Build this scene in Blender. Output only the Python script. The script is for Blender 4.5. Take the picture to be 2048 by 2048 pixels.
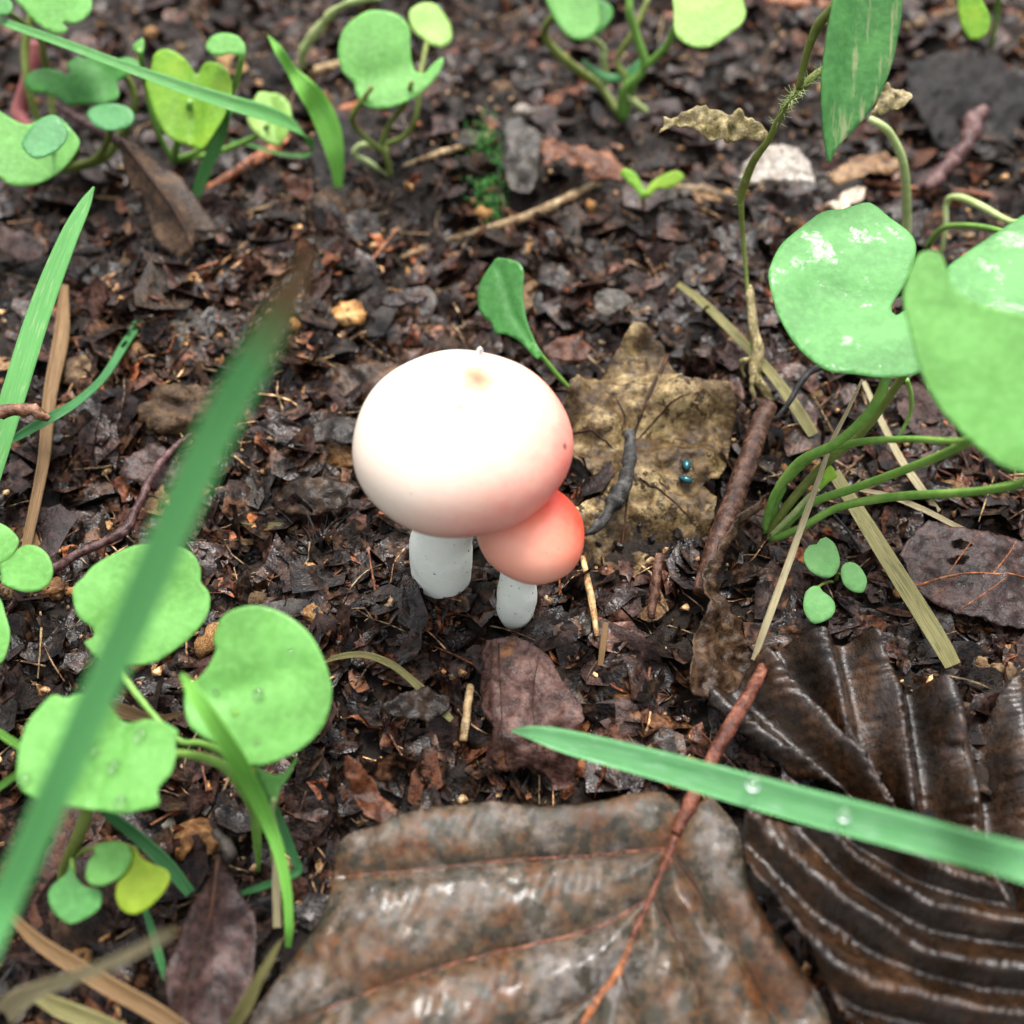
import bpy, math, random
import numpy as np
from mathutils import Vector, Matrix, Euler
from mathutils.geometry import delaunay_2d_cdt

random.seed(7)
RNG = np.random.default_rng(11)
for o in list(bpy.data.objects):
    bpy.data.objects.remove(o)
scene = bpy.context.scene
C = scene.collection

# ------------------------------------------------------------------ camera, sky, sun, exposure
# lengths below are in centimetres and turned into metres when a mesh is made
H = 10.2                                   # the phone is held 10 cm above the soil
PITCH = math.radians(52)
HALF = math.radians(25.5)
CAM = np.array([0.0, -H / math.tan(PITCH), H])
FOC = 1024 / math.tan(HALF)                # focal length in pixels of the 2048 px photograph
cam = bpy.data.cameras.new('camera')
cam_o = bpy.data.objects.new('camera', cam)
C.objects.link(cam_o)
cam_o.location = CAM * 0.01
cam_o.rotation_euler = (math.pi / 2 - PITCH, 0, 0)
cam.sensor_width = 36
cam.lens = 18 / math.tan(HALF)
cam.clip_start = 0.004
cam.clip_end = 60
cam.dof.use_dof = True
cam.dof.focus_distance = 0.118
cam.dof.aperture_fstop = 18.0
scene.camera = cam_o

SUN_EL, SUN_AZ = math.radians(70), math.radians(14)   # the bright gap in the cloud: high, beyond the mushrooms
w = bpy.data.worlds.new('World')
scene.world = w
w.use_nodes = True
nt = w.node_tree
sky = nt.nodes.new('ShaderNodeTexSky')
sky.sky_type = 'NISHITA'
sky.sun_disc = False
sky.sun_elevation = SUN_EL
sky.sun_rotation = SUN_AZ
sky.air_density = 1.0
sky.dust_density = 6.0
sky.ozone_density = 0.6
bg = nt.nodes['Background']
bg.inputs['Strength'].default_value = 0.15
hs = nt.nodes.new('ShaderNodeHueSaturation')          # thin overcast: the blue is washed out
hs.inputs['Saturation'].default_value = 0.3
nt.links.new(sky.outputs[0], hs.inputs['Color'])
nt.links.new(hs.outputs[0], bg.inputs['Color'])
sl = bpy.data.lights.new('sun', 'SUN')
sl.energy = 1.1
sl.angle = math.radians(17)
sl.color = (1.0, 0.97, 0.92)
so = bpy.data.objects.new('sun', sl)
C.objects.link(so)
sd = Vector((math.sin(SUN_AZ) * math.cos(SUN_EL), math.cos(SUN_AZ) * math.cos(SUN_EL), math.sin(SUN_EL)))
so.rotation_euler = sd.to_track_quat('Z', 'Y').to_euler()
so.location = (0, 0, 2)
vs = scene.view_settings
vs.view_transform = 'Standard'
vs.look = 'None'
vs.exposure = 1.45
vs.gamma = 1.0
vs.use_curve_mapping = False
scene.cycles.max_bounces = 4
scene.cycles.diffuse_bounces = 2
scene.cycles.glossy_bounces = 2
scene.cycles.transmission_bounces = 4

# ------------------------------------------------------------------ noise and the lie of the land
def vnoise(x, y, seed=0):
    x = np.asarray(x, float); y = np.asarray(y, float)
    xi = np.floor(x).astype(np.int64); yi = np.floor(y).astype(np.int64)
    fx = x - xi; fy = y - yi
    fx = fx * fx * fx * (fx * (fx * 6 - 15) + 10); fy = fy * fy * fy * (fy * (fy * 6 - 15) + 10)
    def hsh(a, b):
        n = (a * 374761393 + b * 668265263 + seed * 982451653) & 0x7fffffff
        n = ((n ^ (n >> 13)) * 1274126177) & 0x7fffffff
        return ((n ^ (n >> 16)) & 0xffff) / 32767.5 - 1
    return ((hsh(xi, yi) * (1 - fx) + hsh(xi + 1, yi) * fx) * (1 - fy)
            + (hsh(xi, yi + 1) * (1 - fx) + hsh(xi + 1, yi + 1) * fx) * fy)
def fbm(x, y, seed=0, octv=4):
    s = 0; a = 1.0
    for k in range(octv):
        s = s + a * vnoise(x, y, seed + 17 * k); x = x * 2.03 + 3.1; y = y * 2.03 + 1.7; a *= 0.5
    return s
def hgt(x, y):
    x = np.asarray(x, float); y = np.asarray(y, float)
    big = 0.26 * vnoise(x / 4.2, y / 4.2, 1) + 0.17 * vnoise(x / 1.7, y / 1.7, 2)
    near = np.exp(-((x + 0.3) ** 2 + (y + 0.6) ** 2) / 3.0)
    return big * (1 - 0.8 * near) + 0.12 * vnoise(x / 0.7, y / 0.7, 3) + 0.075 * fbm(x / 0.3, y / 0.3, 4, 3) - 0.08
def hgt_smooth(x, y):
    return 0.26 * vnoise(np.asarray(x) / 4.2, np.asarray(y) / 4.2, 1) - 0.05

# ------------------------------------------------------------------ survey of the photograph: sight lines -> points in the place
OFF = {'S': (0, 0, 1), 'D': (0, 0, 2048 / 1932)}
for k, (ox, oy) in dict(A=(0, 0), B=(650, 0), C=(1348, 0), E=(0, 650), F=(650, 650), G=(1348, 650),
                        H=(0, 1348), I=(650, 1348), J=(1348, 1348)).items():
    OFF[k] = (ox, oy, 700 / 1932)
def px(tag, p):
    o = OFF[tag]
    return np.array([[o[0] + q[0] * o[2], o[1] + q[1] * o[2]] for q in p], float)
cp, sp_ = math.cos(PITCH), math.sin(PITCH)
def ray(uv):
    uv = np.atleast_2d(np.asarray(uv, float))
    a = (uv[:, 0] - 1024) / FOC; b = -(uv[:, 1] - 1024) / FOC
    d = np.stack([a, cp + b * sp_, -sp_ + b * cp], 1)
    return d
def at(u, v, z=None):
    d = ray([[u, v]])[0]
    if isinstance(z, complex):
        return CAM + d / np.linalg.norm(d) * z.imag
    if z is not None:
        return CAM + d * ((z - H) / d[2])
    zz = 0.0
    for _ in range(6):
        p = CAM + d * ((zz - H) / d[2]); zz = float(hgt(p[0], p[1]))
    return CAM + d * ((zz - H) / d[2])
def ground(u, v, dz=0.0):
    d = ray([[u, v]])[0]
    zz = dz
    for _ in range(6):
        p = CAM + d * ((zz - H) / d[2]); zz = float(hgt(p[0], p[1])) + dz
    return CAM + d * ((zz - H) / d[2])
def P(tag, x, y, z=None, dz=0.0):
    u, v = px(tag, [(x, y)])[0]
    return ground(u, v, dz) if z is None else at(u, v, z)
def wpx(p, n):                              # n pixels of the photograph, in cm, at point p
    ax = np.array([0, cp, -sp_])
    return n * float(np.dot(np.asarray(p) - CAM, ax)) / FOC

# ------------------------------------------------------------------ material helpers
def newmat(name):
    m = bpy.data.materials.new(name)
    m.use_nodes = True
    return m, m.node_tree, m.node_tree.nodes['Principled BSDF']
def N(t, typ, **kw):
    n = t.nodes.new(typ)
    for k, v in kw.items():
        setattr(n, k, v)
    return n
def noise(t, mm, detail=4, rough=0.6, vec=None, dist=0.0):
    n = N(t, 'ShaderNodeTexNoise')
    n.inputs['Scale'].default_value = 1000.0 / mm
    n.inputs['Detail'].default_value = detail
    n.inputs['Roughness'].default_value = rough
    n.inputs['Distortion'].default_value = dist
    t.links.new(vec if vec is not None else coord(t), n.inputs['Vector'])
    return n.outputs['Fac']
def coord(t):
    k = t.nodes.get('tc')
    if k is None:
        k = N(t, 'ShaderNodeTexCoord'); k.name = 'tc'
    return k.outputs['Object']
def ramp(t, fac, stops, interp='LINEAR'):
    r = N(t, 'ShaderNodeValToRGB')
    r.color_ramp.interpolation = interp
    el = r.color_ramp.elements
    while len(el) < len(stops):
        el.new(0.5)
    for e, (p, c) in zip(el, stops):
        e.position = p
        e.color = (*c, 1) if not np.isscalar(c) else (c, c, c, 1)
    t.links.new(fac, r.inputs['Fac'])
    return r.outputs['Color']
def mix(t, fac, a, b, mode='MIX'):
    m = N(t, 'ShaderNodeMix', data_type='RGBA', blend_type=mode)
    for sock, v in ((m.inputs['Factor'], fac), (m.inputs[6], a), (m.inputs[7], b)):
        if isinstance(v, (int, float)):
            sock.default_value = v
        elif isinstance(v, tuple):
            sock.default_value = (*v, 1)
        else:
            t.links.new(v, sock)
    return m.outputs[2]
def math_(t, op, a, b=0.0, c=0.0):
    m = N(t, 'ShaderNodeMath', operation=op)
    for i, v in enumerate((a, b, c)):
        if isinstance(v, (int, float)):
            m.inputs[i].default_value = v
        else:
            t.links.new(v, m.inputs[i])
    return m.outputs[0]
def bump(t, b, height, dist_mm, strength=1.0):
    n = N(t, 'ShaderNodeBump')
    n.inputs['Strength'].default_value = strength
    n.inputs['Distance'].default_value = dist_mm / 1000.0
    t.links.new(height, n.inputs['Height'])
    t.links.new(n.outputs[0], b.inputs['Normal'])
def setv(t, b, **kw):
    for k, v in kw.items():
        s = b.inputs[k.replace('_', ' ')]
        if isinstance(v, (int, float)):
            s.default_value = v
        elif isinstance(v, tuple):
            s.default_value = (*v, 1) if s.type == 'RGBA' else v
        else:
            t.links.new(v, s)
def offset_coord(t):                         # object coordinates moved by the object's own random number
    oi = N(t, 'ShaderNodeObjectInfo')
    v = N(t, 'ShaderNodeVectorMath', operation='MULTIPLY_ADD')
    t.links.new(oi.outputs['Random'], v.inputs[0])
    v.inputs[1].default_value = (0.7, 0.9, 0.5)
    t.links.new(coord(t), v.inputs[2])
    return v.outputs[0], oi.outputs['Random']

# ------------------------------------------------------------------ materials
M = {}
def leaf_mat(key, col, col2, transl=0.35, rough=0.38, spots=None, film=0.0, stripe=False):
    m, t, b = newmat(key)
    vec, rnd = offset_coord(t)
    n1 = noise(t, 6, 3, 0.5, vec); n2 = noise(t, 0.8, 4, 0.6, vec)
    dk = tuple(x * 0.86 for x in col)
    c = ramp(t, n1, [(0.38, dk), (0.50, col), (0.62, col2)])
    c = mix(t, ramp(t, n2, [(0.42, 0.0), (0.70, 0.3)]), c, tuple(min(1, x * 1.5 + 0.02) for x in col2))
    if spots:
        mp = N(t, 'ShaderNodeMapping'); mp.inputs['Scale'].default_value = (2.6, 0.35, 0.35) if stripe else (1, 1, 1)
        t.links.new(vec, mp.inputs[0])
        c = mix(t, ramp(t, noise(t, 2.4, 4, 0.7, mp.outputs[0]), [(0.54, 0.0), (0.64, 0.8)]), c, spots)
    wet = ramp(t, noise(t, 5.0, 4, 0.75, vec), [(0.575, rough + 0.14), (0.61, max(0.10, rough - film * 1.3))])
    setv(t, b, Base_Color=c, Roughness=wet, Specular_IOR_Level=0.32)
    bump(t, b, n2, 0.12, 0.7)
    tr = N(t, 'ShaderNodeBsdfTranslucent')
    t.links.new(mix(t, 1.0, c, (1.0, 1.0, 0.5), 'MULTIPLY'), tr.inputs['Color'])
    mx = N(t, 'ShaderNodeMixShader')
    mx.inputs[0].default_value = transl
    out = t.nodes['Material Output']
    t.links.new(b.outputs[0], mx.inputs[1]); t.links.new(tr.outputs[0], mx.inputs[2])
    t.links.new(mx.outputs[0], out.inputs['Surface'])
    M[key] = m
leaf_mat('leaf_fresh', (0.135, 0.36, 0.075), (0.165, 0.415, 0.10), film=0.22)
leaf_mat('leaf_cool', (0.105, 0.32, 0.085), (0.135, 0.38, 0.11), film=0.25)
leaf_mat('leaf_lime', (0.17, 0.37, 0.03), (0.25, 0.42, 0.03), film=0.15)
leaf_mat('leaf_deep', (0.045, 0.18, 0.035), (0.06, 0.23, 0.04), transl=0.25, film=0.2)
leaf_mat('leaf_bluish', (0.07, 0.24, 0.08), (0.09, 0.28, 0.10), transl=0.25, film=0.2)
leaf_mat('leaf_pale', (0.30, 0.52, 0.12), (0.38, 0.56, 0.16), rough=0.25)
leaf_mat('leaf_yellow', (0.24, 0.36, 0.02), (0.30, 0.38, 0.02), rough=0.35)
leaf_mat('seedling_leaf', (0.13, 0.33, 0.10), (0.17, 0.38, 0.13), rough=0.5)
leaf_mat('stem_green', (0.14, 0.30, 0.05), (0.20, 0.36, 0.07), transl=0.1, rough=0.3)
leaf_mat('stem_olive', (0.13, 0.16, 0.03), (0.17, 0.22, 0.05), transl=0.1, rough=0.35)
leaf_mat('stem_pale', (0.36, 0.46, 0.17), (0.46, 0.52, 0.24), transl=0.1, rough=0.3)
leaf_mat('stem_red', (0.22, 0.06, 0.06), (0.30, 0.10, 0.09), transl=0.1, rough=0.35)
leaf_mat('leaf_striped', (0.055, 0.20, 0.045), (0.085, 0.26, 0.06), transl=0.25, rough=0.45, spots=(0.30, 0.33, 0.16), stripe=True)

def blade_mat(key, col, col2, streak=(0.55, 0.6, 0.35), amount=0.35, tipcol=None):
    m, t, b = newmat(key)
    uv = N(t, 'ShaderNodeUVMap')
    mp = N(t, 'ShaderNodeMapping'); mp.inputs['Scale'].default_value = (26, 1.6, 1)
    t.links.new(uv.outputs[0], mp.inputs[0])
    st = N(t, 'ShaderNodeTexNoise'); st.inputs['Scale'].default_value = 1.0; st.inputs['Detail'].default_value = 3
    t.links.new(mp.outputs[0], st.inputs['Vector'])
    c = ramp(t, st.outputs['Fac'], [(0.35, col), (0.65, col2)])
    mp2 = N(t, 'ShaderNodeMapping'); mp2.inputs['Scale'].default_value = (7, 3, 1)
    t.links.new(uv.outputs[0], mp2.inputs[0])
    st2 = N(t, 'ShaderNodeTexNoise'); st2.inputs['Scale'].default_value = 1.3; st2.inputs['Detail'].default_value = 5
    t.links.new(mp2.outputs[0], st2.inputs['Vector'])
    c = mix(t, math_(t, 'MULTIPLY', ramp(t, st2.outputs['Fac'], [(0.58, 0.0), (0.68, 1.0)]), amount), c, streak)
    if tipcol:
        sx = N(t, 'ShaderNodeSeparateXYZ'); t.links.new(uv.outputs[0], sx.inputs[0])
        c = mix(t, ramp(t, sx.outputs[1], [(0.915, 0.0), (0.965, 1.0)]), c, tipcol)
    setv(t, b, Base_Color=c, Roughness=0.45, Specular_IOR_Level=0.3)
    bump(t, b, st.outputs['Fac'], 0.12, 0.9)
    tr = N(t, 'ShaderNodeBsdfTranslucent'); t.links.new(c, tr.inputs['Color'])
    mx = N(t, 'ShaderNodeMixShader'); mx.inputs[0].default_value = 0.3
    t.links.new(b.outputs[0], mx.inputs[1]); t.links.new(tr.outputs[0], mx.inputs[2])
    t.links.new(mx.outputs[0], t.nodes['Material Output'].inputs['Surface'])
    M[key] = m
blade_mat('blade', (0.11, 0.34, 0.09), (0.15, 0.40, 0.12))
blade_mat('blade_dark', (0.05, 0.20, 0.06), (0.07, 0.24, 0.08), amount=0.15)
blade_mat('blade_plain', (0.075, 0.25, 0.075), (0.09, 0.28, 0.09), amount=0.0)
blade_mat('blade_browntip', (0.07, 0.25, 0.07), (0.11, 0.34, 0.11), amount=0.0, tipcol=(0.16, 0.10, 0.045))
blade_mat('blade_mint', (0.10, 0.32, 0.11), (0.17, 0.43, 0.18), streak=(0.35, 0.55, 0.38), amount=0.6)
blade_mat('blade_bright', (0.16, 0.46, 0.06), (0.22, 0.52, 0.09), amount=0.1)
blade_mat('blade_worn', (0.09, 0.30, 0.06), (0.12, 0.34, 0.07), streak=(0.42, 0.38, 0.2), amount=0.75)
blade_mat('straw_flat', (0.15, 0.14, 0.045), (0.30, 0.27, 0.11), streak=(0.06, 0.055, 0.02), amount=0.85)
blade_mat('straw_pale', (0.34, 0.29, 0.16), (0.50, 0.43, 0.26), streak=(0.12, 0.085, 0.04), amount=0.7)
blade_mat('straw_tan', (0.16, 0.09, 0.035), (0.28, 0.17, 0.075), streak=(0.06, 0.03, 0.02), amount=0.6)

def dead_mat(key, cols, rough=(0.2, 0.5), scale=3.0, fleck=None, fleck_mm=1.2, fleck_at=(0.56, 0.64), bumpd=0.25, per_island=False, coat=0.0, spec=0.22, grain=1.0, film=None):
    """cols: three stops of tissue colour, fleck: colour of mould spots with a shape of their own"""
    m, t, b = newmat(key)
    vec, rnd = offset_coord(t)
    n1 = noise(t, scale, 2 if per_island else 4, 0.7, vec, 0.0 if per_island else 0.3)
    c = ramp(t, n1, [(0.36, cols[0]), (0.5, cols[1]), (0.64, cols[2])])
    vary = per_island or not key.startswith(('leaf_', 'vein_', 'withered'))
    if per_island:
        g = N(t, 'ShaderNodeNewGeometry'); rnd = g.outputs['Random Per Island']
    top = 2.4 if per_island else 1.3
    if vary:
        c = mix(t, 1.0, c, ramp(t, rnd, [(0.0, (0.35, 0.32, 0.30)), (0.5, (0.85, 0.85, 0.85)), (0.85, (1.0 + 0.3 * top / 2, 1.2, 1.1)), (1.0, (top, top * 0.85, top * 0.7))]), 'MULTIPLY')
    if fleck:
        c = mix(t, ramp(t, noise(t, fleck_mm, 3, 0.7, vec), [(fleck_at[0], 0.0), (fleck_at[1], 1.0)]), c, fleck)
    f = noise(t, grain, 2 if per_island else 4, 0.8, vec)
    c = mix(t, 1.0, c, ramp(t, f, [(0.36, 0.45), (0.64, 1.55)]), 'MULTIPLY')
    r = ramp(t, f, [(0.42, rough[0]), (0.60, rough[1])])
    if film:
        r = mix(t, ramp(t, noise(t, film, 3, 0.6, vec), [(0.55, 0.0), (0.59, 1.0)]), r, (0.09, 0.09, 0.09))
    setv(t, b, Base_Color=c, Roughness=r, Specular_IOR_Level=spec, Coat_Weight=coat, Coat_Roughness=0.12)
    bump(t, b, f, bumpd, 0.8)
    M[key] = m
dead_mat('withered', [(0.11, 0.085, 0.03), (0.21, 0.17, 0.075), (0.36, 0.29, 0.16)], rough=(0.3, 0.6), scale=2.5, bumpd=0.4)
dead_mat('dead_dark', [(0.0064, 0.0036, 0.0020), (0.0176, 0.0096, 0.0048), (0.0480, 0.0256, 0.0128)], rough=(0.12, 0.4))
dead_mat('dead_maroon', [(0.0115, 0.0058, 0.0043), (0.0288, 0.0144, 0.0122), (0.0612, 0.0338, 0.0295)], rough=(0.15, 0.4))
dead_mat('dead_red', [(0.0340, 0.0110, 0.0051), (0.0723, 0.0238, 0.0102), (0.1445, 0.0578, 0.0255)])
dead_mat('dead_tan', [(0.15, 0.075, 0.032), (0.27, 0.15, 0.065), (0.42, 0.27, 0.14)])
dead_mat('dead_grey', [(0.0150, 0.0120, 0.0097), (0.0375, 0.0315, 0.0270), (0.0825, 0.0705, 0.0615)])
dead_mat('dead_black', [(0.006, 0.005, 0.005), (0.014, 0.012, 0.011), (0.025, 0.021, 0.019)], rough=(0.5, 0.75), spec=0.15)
dead_mat('dead_pale', [(0.22, 0.19, 0.155), (0.36, 0.32, 0.27), (0.5, 0.46, 0.4)], fleck=(0.08, 0.06, 0.045))
dead_mat('leaf_mottled', [(0.025, 0.013, 0.005), (0.10, 0.064, 0.026), (0.27, 0.20, 0.095)], rough=(0.3, 0.6), scale=7.0,
         fleck=(0.035, 0.02, 0.008), fleck_mm=1.6, fleck_at=(0.53, 0.60), bumpd=0.35)
dead_mat('leaf_wet_grey', [(0.0616, 0.0211, 0.0044), (0.0546, 0.0326, 0.0158), (0.0810, 0.0704, 0.0616)], rough=(0.42, 0.6), scale=9.0,
         fleck=(0.024, 0.019, 0.010), fleck_mm=2.2, fleck_at=(0.52, 0.58), bumpd=0.10, spec=0.38, film=6.0)
dead_mat('leaf_wet_dark', [(0.0059, 0.0028, 0.0011), (0.0170, 0.0078, 0.0028), (0.0467, 0.0195, 0.0064)], rough=(0.22, 0.42), scale=5.0,
         bumpd=0.20, spec=0.6, film=3.0, grain=0.9)
dead_mat('leaf_maroon_big', [(0.0240, 0.0104, 0.0072), (0.0600, 0.0296, 0.0232), (0.1120, 0.0640, 0.0528)], rough=(0.2, 0.5), scale=4.0,
         fleck=(0.25, 0.11, 0.035), fleck_mm=6.0, fleck_at=(0.60, 0.75), bumpd=0.35)
dead_mat('leaf_brown', [(0.0153, 0.0076, 0.0034), (0.0382, 0.0204, 0.0102), (0.0765, 0.0442, 0.0229)], rough=(0.2, 0.5), scale=3.5, bumpd=0.3)
dead_mat('vein_red', [(0.05, 0.014, 0.008), (0.11, 0.035, 0.02), (0.21, 0.085, 0.05)], rough=(0.2, 0.4), scale=1.6, bumpd=0.4)
dead_mat('vein_orange', [(0.09, 0.028, 0.010), (0.19, 0.062, 0.020), (0.30, 0.12, 0.045)], rough=(0.2, 0.45), scale=2.0, bumpd=0.4)
dead_mat('vein_dark', [(0.014, 0.006, 0.003), (0.03, 0.012, 0.006), (0.06, 0.024, 0.011)], rough=(0.45, 0.65), spec=0.2)
dead_mat('twig_brown', [(0.05, 0.02, 0.012), (0.11, 0.05, 0.03), (0.20, 0.11, 0.075)], rough=(0.15, 0.4), scale=2.0, bumpd=0.3)
dead_mat('twig_black', [(0.008, 0.008, 0.008), (0.02, 0.019, 0.019), (0.05, 0.05, 0.052)], rough=(0.4, 0.7), scale=1.5)
dead_mat('twig_straw', [(0.15, 0.09, 0.04), (0.27, 0.18, 0.09), (0.40, 0.30, 0.17)], rough=(0.35, 0.6), scale=2.0)
dead_mat('twig_rust', [(0.12, 0.04, 0.02), (0.22, 0.085, 0.045), (0.32, 0.16, 0.10)], rough=(0.3, 0.5), scale=2.0)
dead_mat('twig_purple', [(0.0360, 0.0136, 0.0128), (0.0720, 0.0320, 0.0296), (0.1280, 0.0720, 0.0680)], rough=(0.2, 0.45), scale=2.0)
dead_mat('pebble_orange', [(0.20, 0.085, 0.025), (0.34, 0.17, 0.06), (0.46, 0.28, 0.13)], rough=(0.4, 0.7), scale=2.0, fleck=(0.10, 0.045, 0.018), bumpd=0.4)
dead_mat('pebble_brown', [(0.07, 0.04, 0.02), (0.14, 0.085, 0.042), (0.23, 0.155, 0.085)], rough=(0.4, 0.7), scale=2.0, fleck=(0.035, 0.02, 0.01), bumpd=0.5)
dead_mat('pebble_white', [(0.35, 0.36, 0.38), (0.5, 0.5, 0.5), (0.65, 0.64, 0.6)], rough=(0.3, 0.5))
dead_mat('crumb', [(0.0035, 0.0021, 0.0014), (0.0084, 0.0049, 0.0029), (0.0210, 0.0119, 0.0063)], rough=(0.3, 0.55), scale=1.0, per_island=True)
dead_mat('crumb_light', [(0.10, 0.05, 0.02), (0.22, 0.13, 0.06), (0.36, 0.26, 0.15)], rough=(0.4, 0.7), scale=1.0, per_island=True)
dead_mat('shred', [(0.0036, 0.0020, 0.0012), (0.0115, 0.0061, 0.0036), (0.0432, 0.0223, 0.0122)], rough=(0.28, 0.5), scale=2.0, per_island=True)
dead_mat('shred_maroon', [(0.0074, 0.0040, 0.0031), (0.0211, 0.0107, 0.0081), (0.0558, 0.0304, 0.0236)], rough=(0.25, 0.48), scale=2.5, per_island=True)
dead_mat('shred_red', [(0.0298, 0.0093, 0.0051), (0.0680, 0.0229, 0.0110), (0.1445, 0.0595, 0.0272)], rough=(0.2, 0.45), scale=2.0, per_island=True)
dead_mat('fibre', [(0.06, 0.035, 0.02), (0.15, 0.095, 0.05), (0.3, 0.22, 0.13)], rough=(0.35, 0.6), scale=2.0, per_island=True)

m, t, b = newmat('soil')
n1 = noise(t, 9, 4, 0.7); n2 = noise(t, 1.2, 3, 0.7)
c = ramp(t, n1, [(0.3, (0.005, 0.0035, 0.0025)), (0.5, (0.012, 0.0075, 0.005)), (0.72, (0.03, 0.017, 0.010))])
c = mix(t, 1.0, c, ramp(t, n2, [(0.3, 0.45), (0.7, 1.5)]), 'MULTIPLY')
setv(t, b, Base_Color=c, Roughness=ramp(t, noise(t, 2.5, 5, 0.7), [(0.35, 0.28), (0.65, 0.65)]), Specular_IOR_Level=0.25)
bump(t, b, noise(t, 1.2, 5, 0.8), 0.7, 0.9)
M['soil'] = m

def cap_mat(key, cream, coral, axis, lo, hi, spot, specks=True):
    m, t, b = newmat(key)
    co = coord(t)
    d = N(t, 'ShaderNodeVectorMath', operation='DOT_PRODUCT')
    t.links.new(co, d.inputs[0]); d.inputs[1].default_value = axis
    f = math_(t, 'ADD', d.outputs['Value'], math_(t, 'MULTIPLY', math_(t, 'SUBTRACT', noise(t, 7, 4, 0.6), 0.5), 0.6))
    f = math_(t, 'ADD', f, math_(t, 'MULTIPLY', math_(t, 'SUBTRACT', noise(t, 1.3, 5, 0.75), 0.5), 0.3))
    f = math_(t, 'ADD', f, 0.5); lo += 0.5; hi += 0.5
    mid = tuple(0.5 * a + 0.5 * bb for a, bb in zip(cream, coral))
    c = ramp(t, f, [(lo, cream), (0.5 * (lo + hi), (mid[0], mid[1] * 1.05, mid[2])), (hi, coral)])
    for (p, r0, r1, col) in spot:
        dist = N(t, 'ShaderNodeVectorMath', operation='DISTANCE')
        t.links.new(co, dist.inputs[0]); dist.inputs[1].default_value = p
        dd = math_(t, 'ADD', dist.outputs['Value'], math_(t, 'MULTIPLY', math_(t, 'SUBTRACT', noise(t, 2.0, 4, 0.6), 0.5), r1 * 0.9))
        c = mix(t, ramp(t, math_(t, 'MULTIPLY', dd, 100.0), [(r0 * 100, 1.0), (r1 * 100, 0.0)]), c, col)
    if specks:
        c = mix(t, ramp(t, noise(t, 0.55, 2, 0.5), [(0.76, 0.0), (0.78, 0.9)]), c, (0.06, 0.03, 0.015))
    setv(t, b, Base_Color=c, Roughness=0.42, Specular_IOR_Level=0.4, Subsurface_Weight=0.25,
         Subsurface_Radius=(1.0, 0.45, 0.3), Subsurface_Scale=0.0015)
    bump(t, b, noise(t, 0.5, 4, 0.6), 0.03, 0.6)
    M[key] = m
m, t, b = newmat('mushroom_stem')
c = ramp(t, noise(t, 3, 4), [(0.3, (0.80, 0.83, 0.71)), (0.7, (0.90, 0.91, 0.83))])
c = mix(t, ramp(t, noise(t, 0.6, 4, 0.7), [(0.64, 0.0), (0.68, 0.9)]), c, (0.06, 0.04, 0.025))
setv(t, b, Base_Color=c, Roughness=0.4, Subsurface_Weight=0.3, Subsurface_Radius=(1.0, 0.8, 0.6), Subsurface_Scale=0.0015)
bump(t, b, noise(t, 0.8, 5, 0.6), 0.12, 0.7)
M['mushroom_stem'] = m
m, t, b = newmat('gill')
setv(t, b, Base_Color=(0.78, 0.74, 0.66), Roughness=0.6)
M['gill'] = m
m, t, b = newmat('water')
setv(t, b, Base_Color=(1.0, 1.0, 1.0), Roughness=0.02, IOR=1.33, Transmission_Weight=1.0)
M['water'] = m
m, t, b = newmat('beetle_shell')
setv(t, b, Base_Color=(0.015, 0.07, 0.08), Roughness=0.25, Metallic=0.6)
M['beetle_shell'] = m

# ------------------------------------------------------------------ mesh helpers
LOC = {}
def link_mesh(name, V, F, mat, parent=None, loc=None, uv=None, smooth=True):
    V = np.asarray(V, float)
    if parent is not None:
        loc = LOC[parent.name]
    elif loc is None:
        loc = np.array([V[:, 0].mean(), V[:, 1].mean(), V[:, 2].min()])
    loc = np.asarray(loc, float)
    me = bpy.data.meshes.new(name)
    if isinstance(F, np.ndarray):
        k = F.shape[1]
        me.vertices.add(len(V)); me.vertices.foreach_set('co', ((V - loc) * 0.01).ravel())
        me.loops.add(F.size); me.loops.foreach_set('vertex_index', F.ravel().astype(np.int32))
        me.polygons.add(len(F)); me.polygons.foreach_set('loop_start', np.arange(0, F.size, k, dtype=np.int32))
        me.update(calc_edges=True)
    else:
        me.from_pydata(((V - loc) * 0.01).tolist(), [], F)
    if uv is not None:
        ul = me.uv_layers.new(name='UVMap')
        li = np.empty(len(me.loops), np.int32); me.loops.foreach_get('vertex_index', li)
        ul.data.foreach_set('uv', np.asarray(uv, np.float32)[li].ravel())
    me.polygons.foreach_set('use_smooth', [smooth] * len(me.polygons))
    me.materials.append(M[mat])
    me.validate()
    o = bpy.data.objects.new(name, me)
    C.objects.link(o)
    if parent is not None:
        o.parent = parent
    else:
        o.location = loc * 0.01
    LOC[o.name] = loc
    return o
def tag(o, label, cat=None, group=None, kind=None):
    if label: o['label'] = label
    if cat: o['category'] = cat
    if group: o['group'] = group
    if kind: o['kind'] = kind
    return o
def thing(name, label, cat, base, group=None):
    o = bpy.data.objects.new(name, None)
    C.objects.link(o)
    o.empty_display_size = 0.005
    o.location = np.asarray(base) * 0.01
    LOC[o.name] = np.asarray(base, float)
    return tag(o, label, cat, group)

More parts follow.
